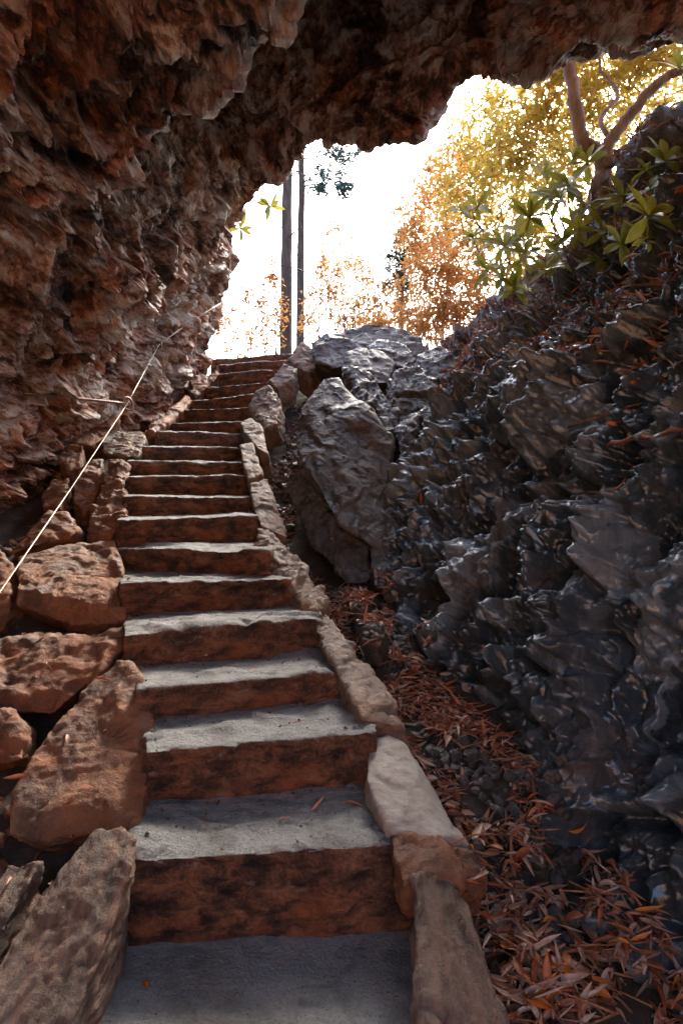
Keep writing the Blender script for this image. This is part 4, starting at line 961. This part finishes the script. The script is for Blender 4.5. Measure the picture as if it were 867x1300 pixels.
limb(pine, 'trunk', [foot, W(510, 400, 13), W(512, 320, 13), W(514, 270, 13)], .05, .012, 'dbark', 14, 8, .01)
for k in range(14):
    p0 = W(512, 290 + k * 7, 13); a = random.uniform(0, 6.28); L = .2 + .02 * k
    limb(pine, 'branch', [p0, p0 + [math.cos(a) * L, math.sin(a) * L, .06]], .012, .004, 'dbark', 5, 5)
cr = link('crown', crown_mesh('crown', [(W(512, 300, 13) - foot, (.22, .22, .25)), (W(500, 330, 13) - foot, (.3, .25, .25)), (W(524, 325, 13) - foot, (.25, .25, .3)), (W(510, 360, 13) - foot, (.36, .3, .28))], 1900, .13, .034, .6), M['pine'], pine); cr['kind'] = 'stuff'
# sprigs hanging over the rim of the arch
for px, py, d, lab in [(305, 290, 6.2, 'rhododendron sprig hanging low on the rim of the rock'), (343, 262, 5.9, 'rhododendron sprig peeping over the rim of the rock higher up')]:
    c = W(px, py, d); t = thing('rhododendron_sprig', lab, 'sprig', tuple(c), 'sprigs on the rim of the arch')
    limb(t, 'twig', [c + [-.5, .15, .28], c + [-.16, .08, .13], c], .007, .004, 'bark', 7, 5); whorl(t, c, 8, [.5, -.5, -.1], .95)

# ------------------------------------------------------------------ handline: cable, eye bolts
def clear(px, py, d, gap=.06):
    h_ = hit(px, py)[0]
    return W(px, py, d if h_ is None else min(d, h_.y - gap))
_up = [(161 + 41 * k / 5, 514 - 76 * k / 5, 4.9 + 1.3 * k / 5) for k in range(6)] + [(202 + 98 * k / 10, 438 - 64 * k / 10 - 3 * math.sin(math.pi * k / 10), 6.2 + 1.15 * k / 10) for k in range(1, 11)]
_dd = np.array([clear(x_, y_, d_, .1)[1] for x_, y_, d_ in _up]); _dd[1:-1] = np.minimum(np.minimum(_dd[:-2], _dd[2:]) + .12, _dd[1:-1])
CP = [W(-60, 838, 2.35), W(0, 752, 2.75), W(88, 624, 3.75)] + [W(x_, y_, d_) for (x_, y_, _q), d_ in zip(_up, _dd)]
seg = []
for a, b in zip(CP[:-1], CP[1:]):
    n = max(6, int(np.linalg.norm(b - a) * 60)); t = np.linspace(0, 1, n, endpoint=False)[:, None]
    seg.append(a + (b - a) * t)
path = np.concatenate(seg + [CP[-1][None]]); org = path[0].copy(); path = path - org
strand = []
T = np.gradient(path, axis=0); T /= np.linalg.norm(T, axis=1)[:, None]; A = np.cross(T, [0, 0, 1.]); A /= np.linalg.norm(A, axis=1)[:, None]; Bv = np.cross(T, A)
ln_ = np.concatenate([[0], np.cumsum(np.linalg.norm(np.diff(path, axis=0), axis=1))])
cable = thing('handline_cable', 'twisted steel cable strung up the cave wall as a handline', 'cable', tuple(org))
for k in range(3):
    ph = ln_ * 2 * math.pi / .06 + k * 2.094
    Q = path + .002 * (A * np.cos(ph)[:, None] + Bv * np.sin(ph)[:, None]); v, f = tube(Q, .0023, 6)
    link('strand', poly_mesh('strand', v, f), M['cable'], cable)
def torus(c, R_, r_, ax1, ax2, n=28, m=8):
    ax1, ax2 = np.array(ax1, float), np.array(ax2, float); ax3 = np.cross(ax1, ax2); V = []
    for i in range(n):
        a = 2 * math.pi * i / n; rad = ax1 * math.cos(a) + ax2 * math.sin(a)
        for j in range(m):
            b = 2 * math.pi * j / m; V.append(np.array(c) + rad * (R_ + r_ * math.cos(b)) + ax3 * r_ * math.sin(b))
    F = [(i * m + j, ((i + 1) % n) * m + j, ((i + 1) % n) * m + (j + 1) % m, i * m + (j + 1) % m) for i in range(n) for j in range(m)]
    return np.array(V), F
def eye_bolt(label, root, ring, R_, r_):
    root, ring = np.array(root), np.array(ring); d = (ring - root) / np.linalg.norm(ring - root)
    t = thing('eye_bolt', label, 'eye bolt', tuple(root), 'eye bolts holding the handline')
    v, f = tube(np.linspace(root - d * .3, ring - d * (R_ - r_ * .5), 10) - root, r_, 8); link('rod', poly_mesh('rod', v, f), M['iron'], t)
    v, f = torus(ring - root, R_, r_ * .8, d, np.cross(d, [0, 1, 0]) / np.linalg.norm(np.cross(d, [0, 1, 0]))); link('ring', poly_mesh('ring', v, f), M['iron'], t)
eye_bolt('long iron eye bolt with a ring holding the cable low on the wall', clear(80, 504, 4.7, .0), CP[3] + [.008, 0, .01], .05, .011)
eye_bolt('small eye bolt holding the cable halfway up the wall', CP[8] + [-.12, .05, .03], CP[8], .03, .008)
eye_bolt('small eye bolt ending the cable at the mouth of the cave', CP[-1] + [-.12, .02, .03], CP[-1], .03, .008)
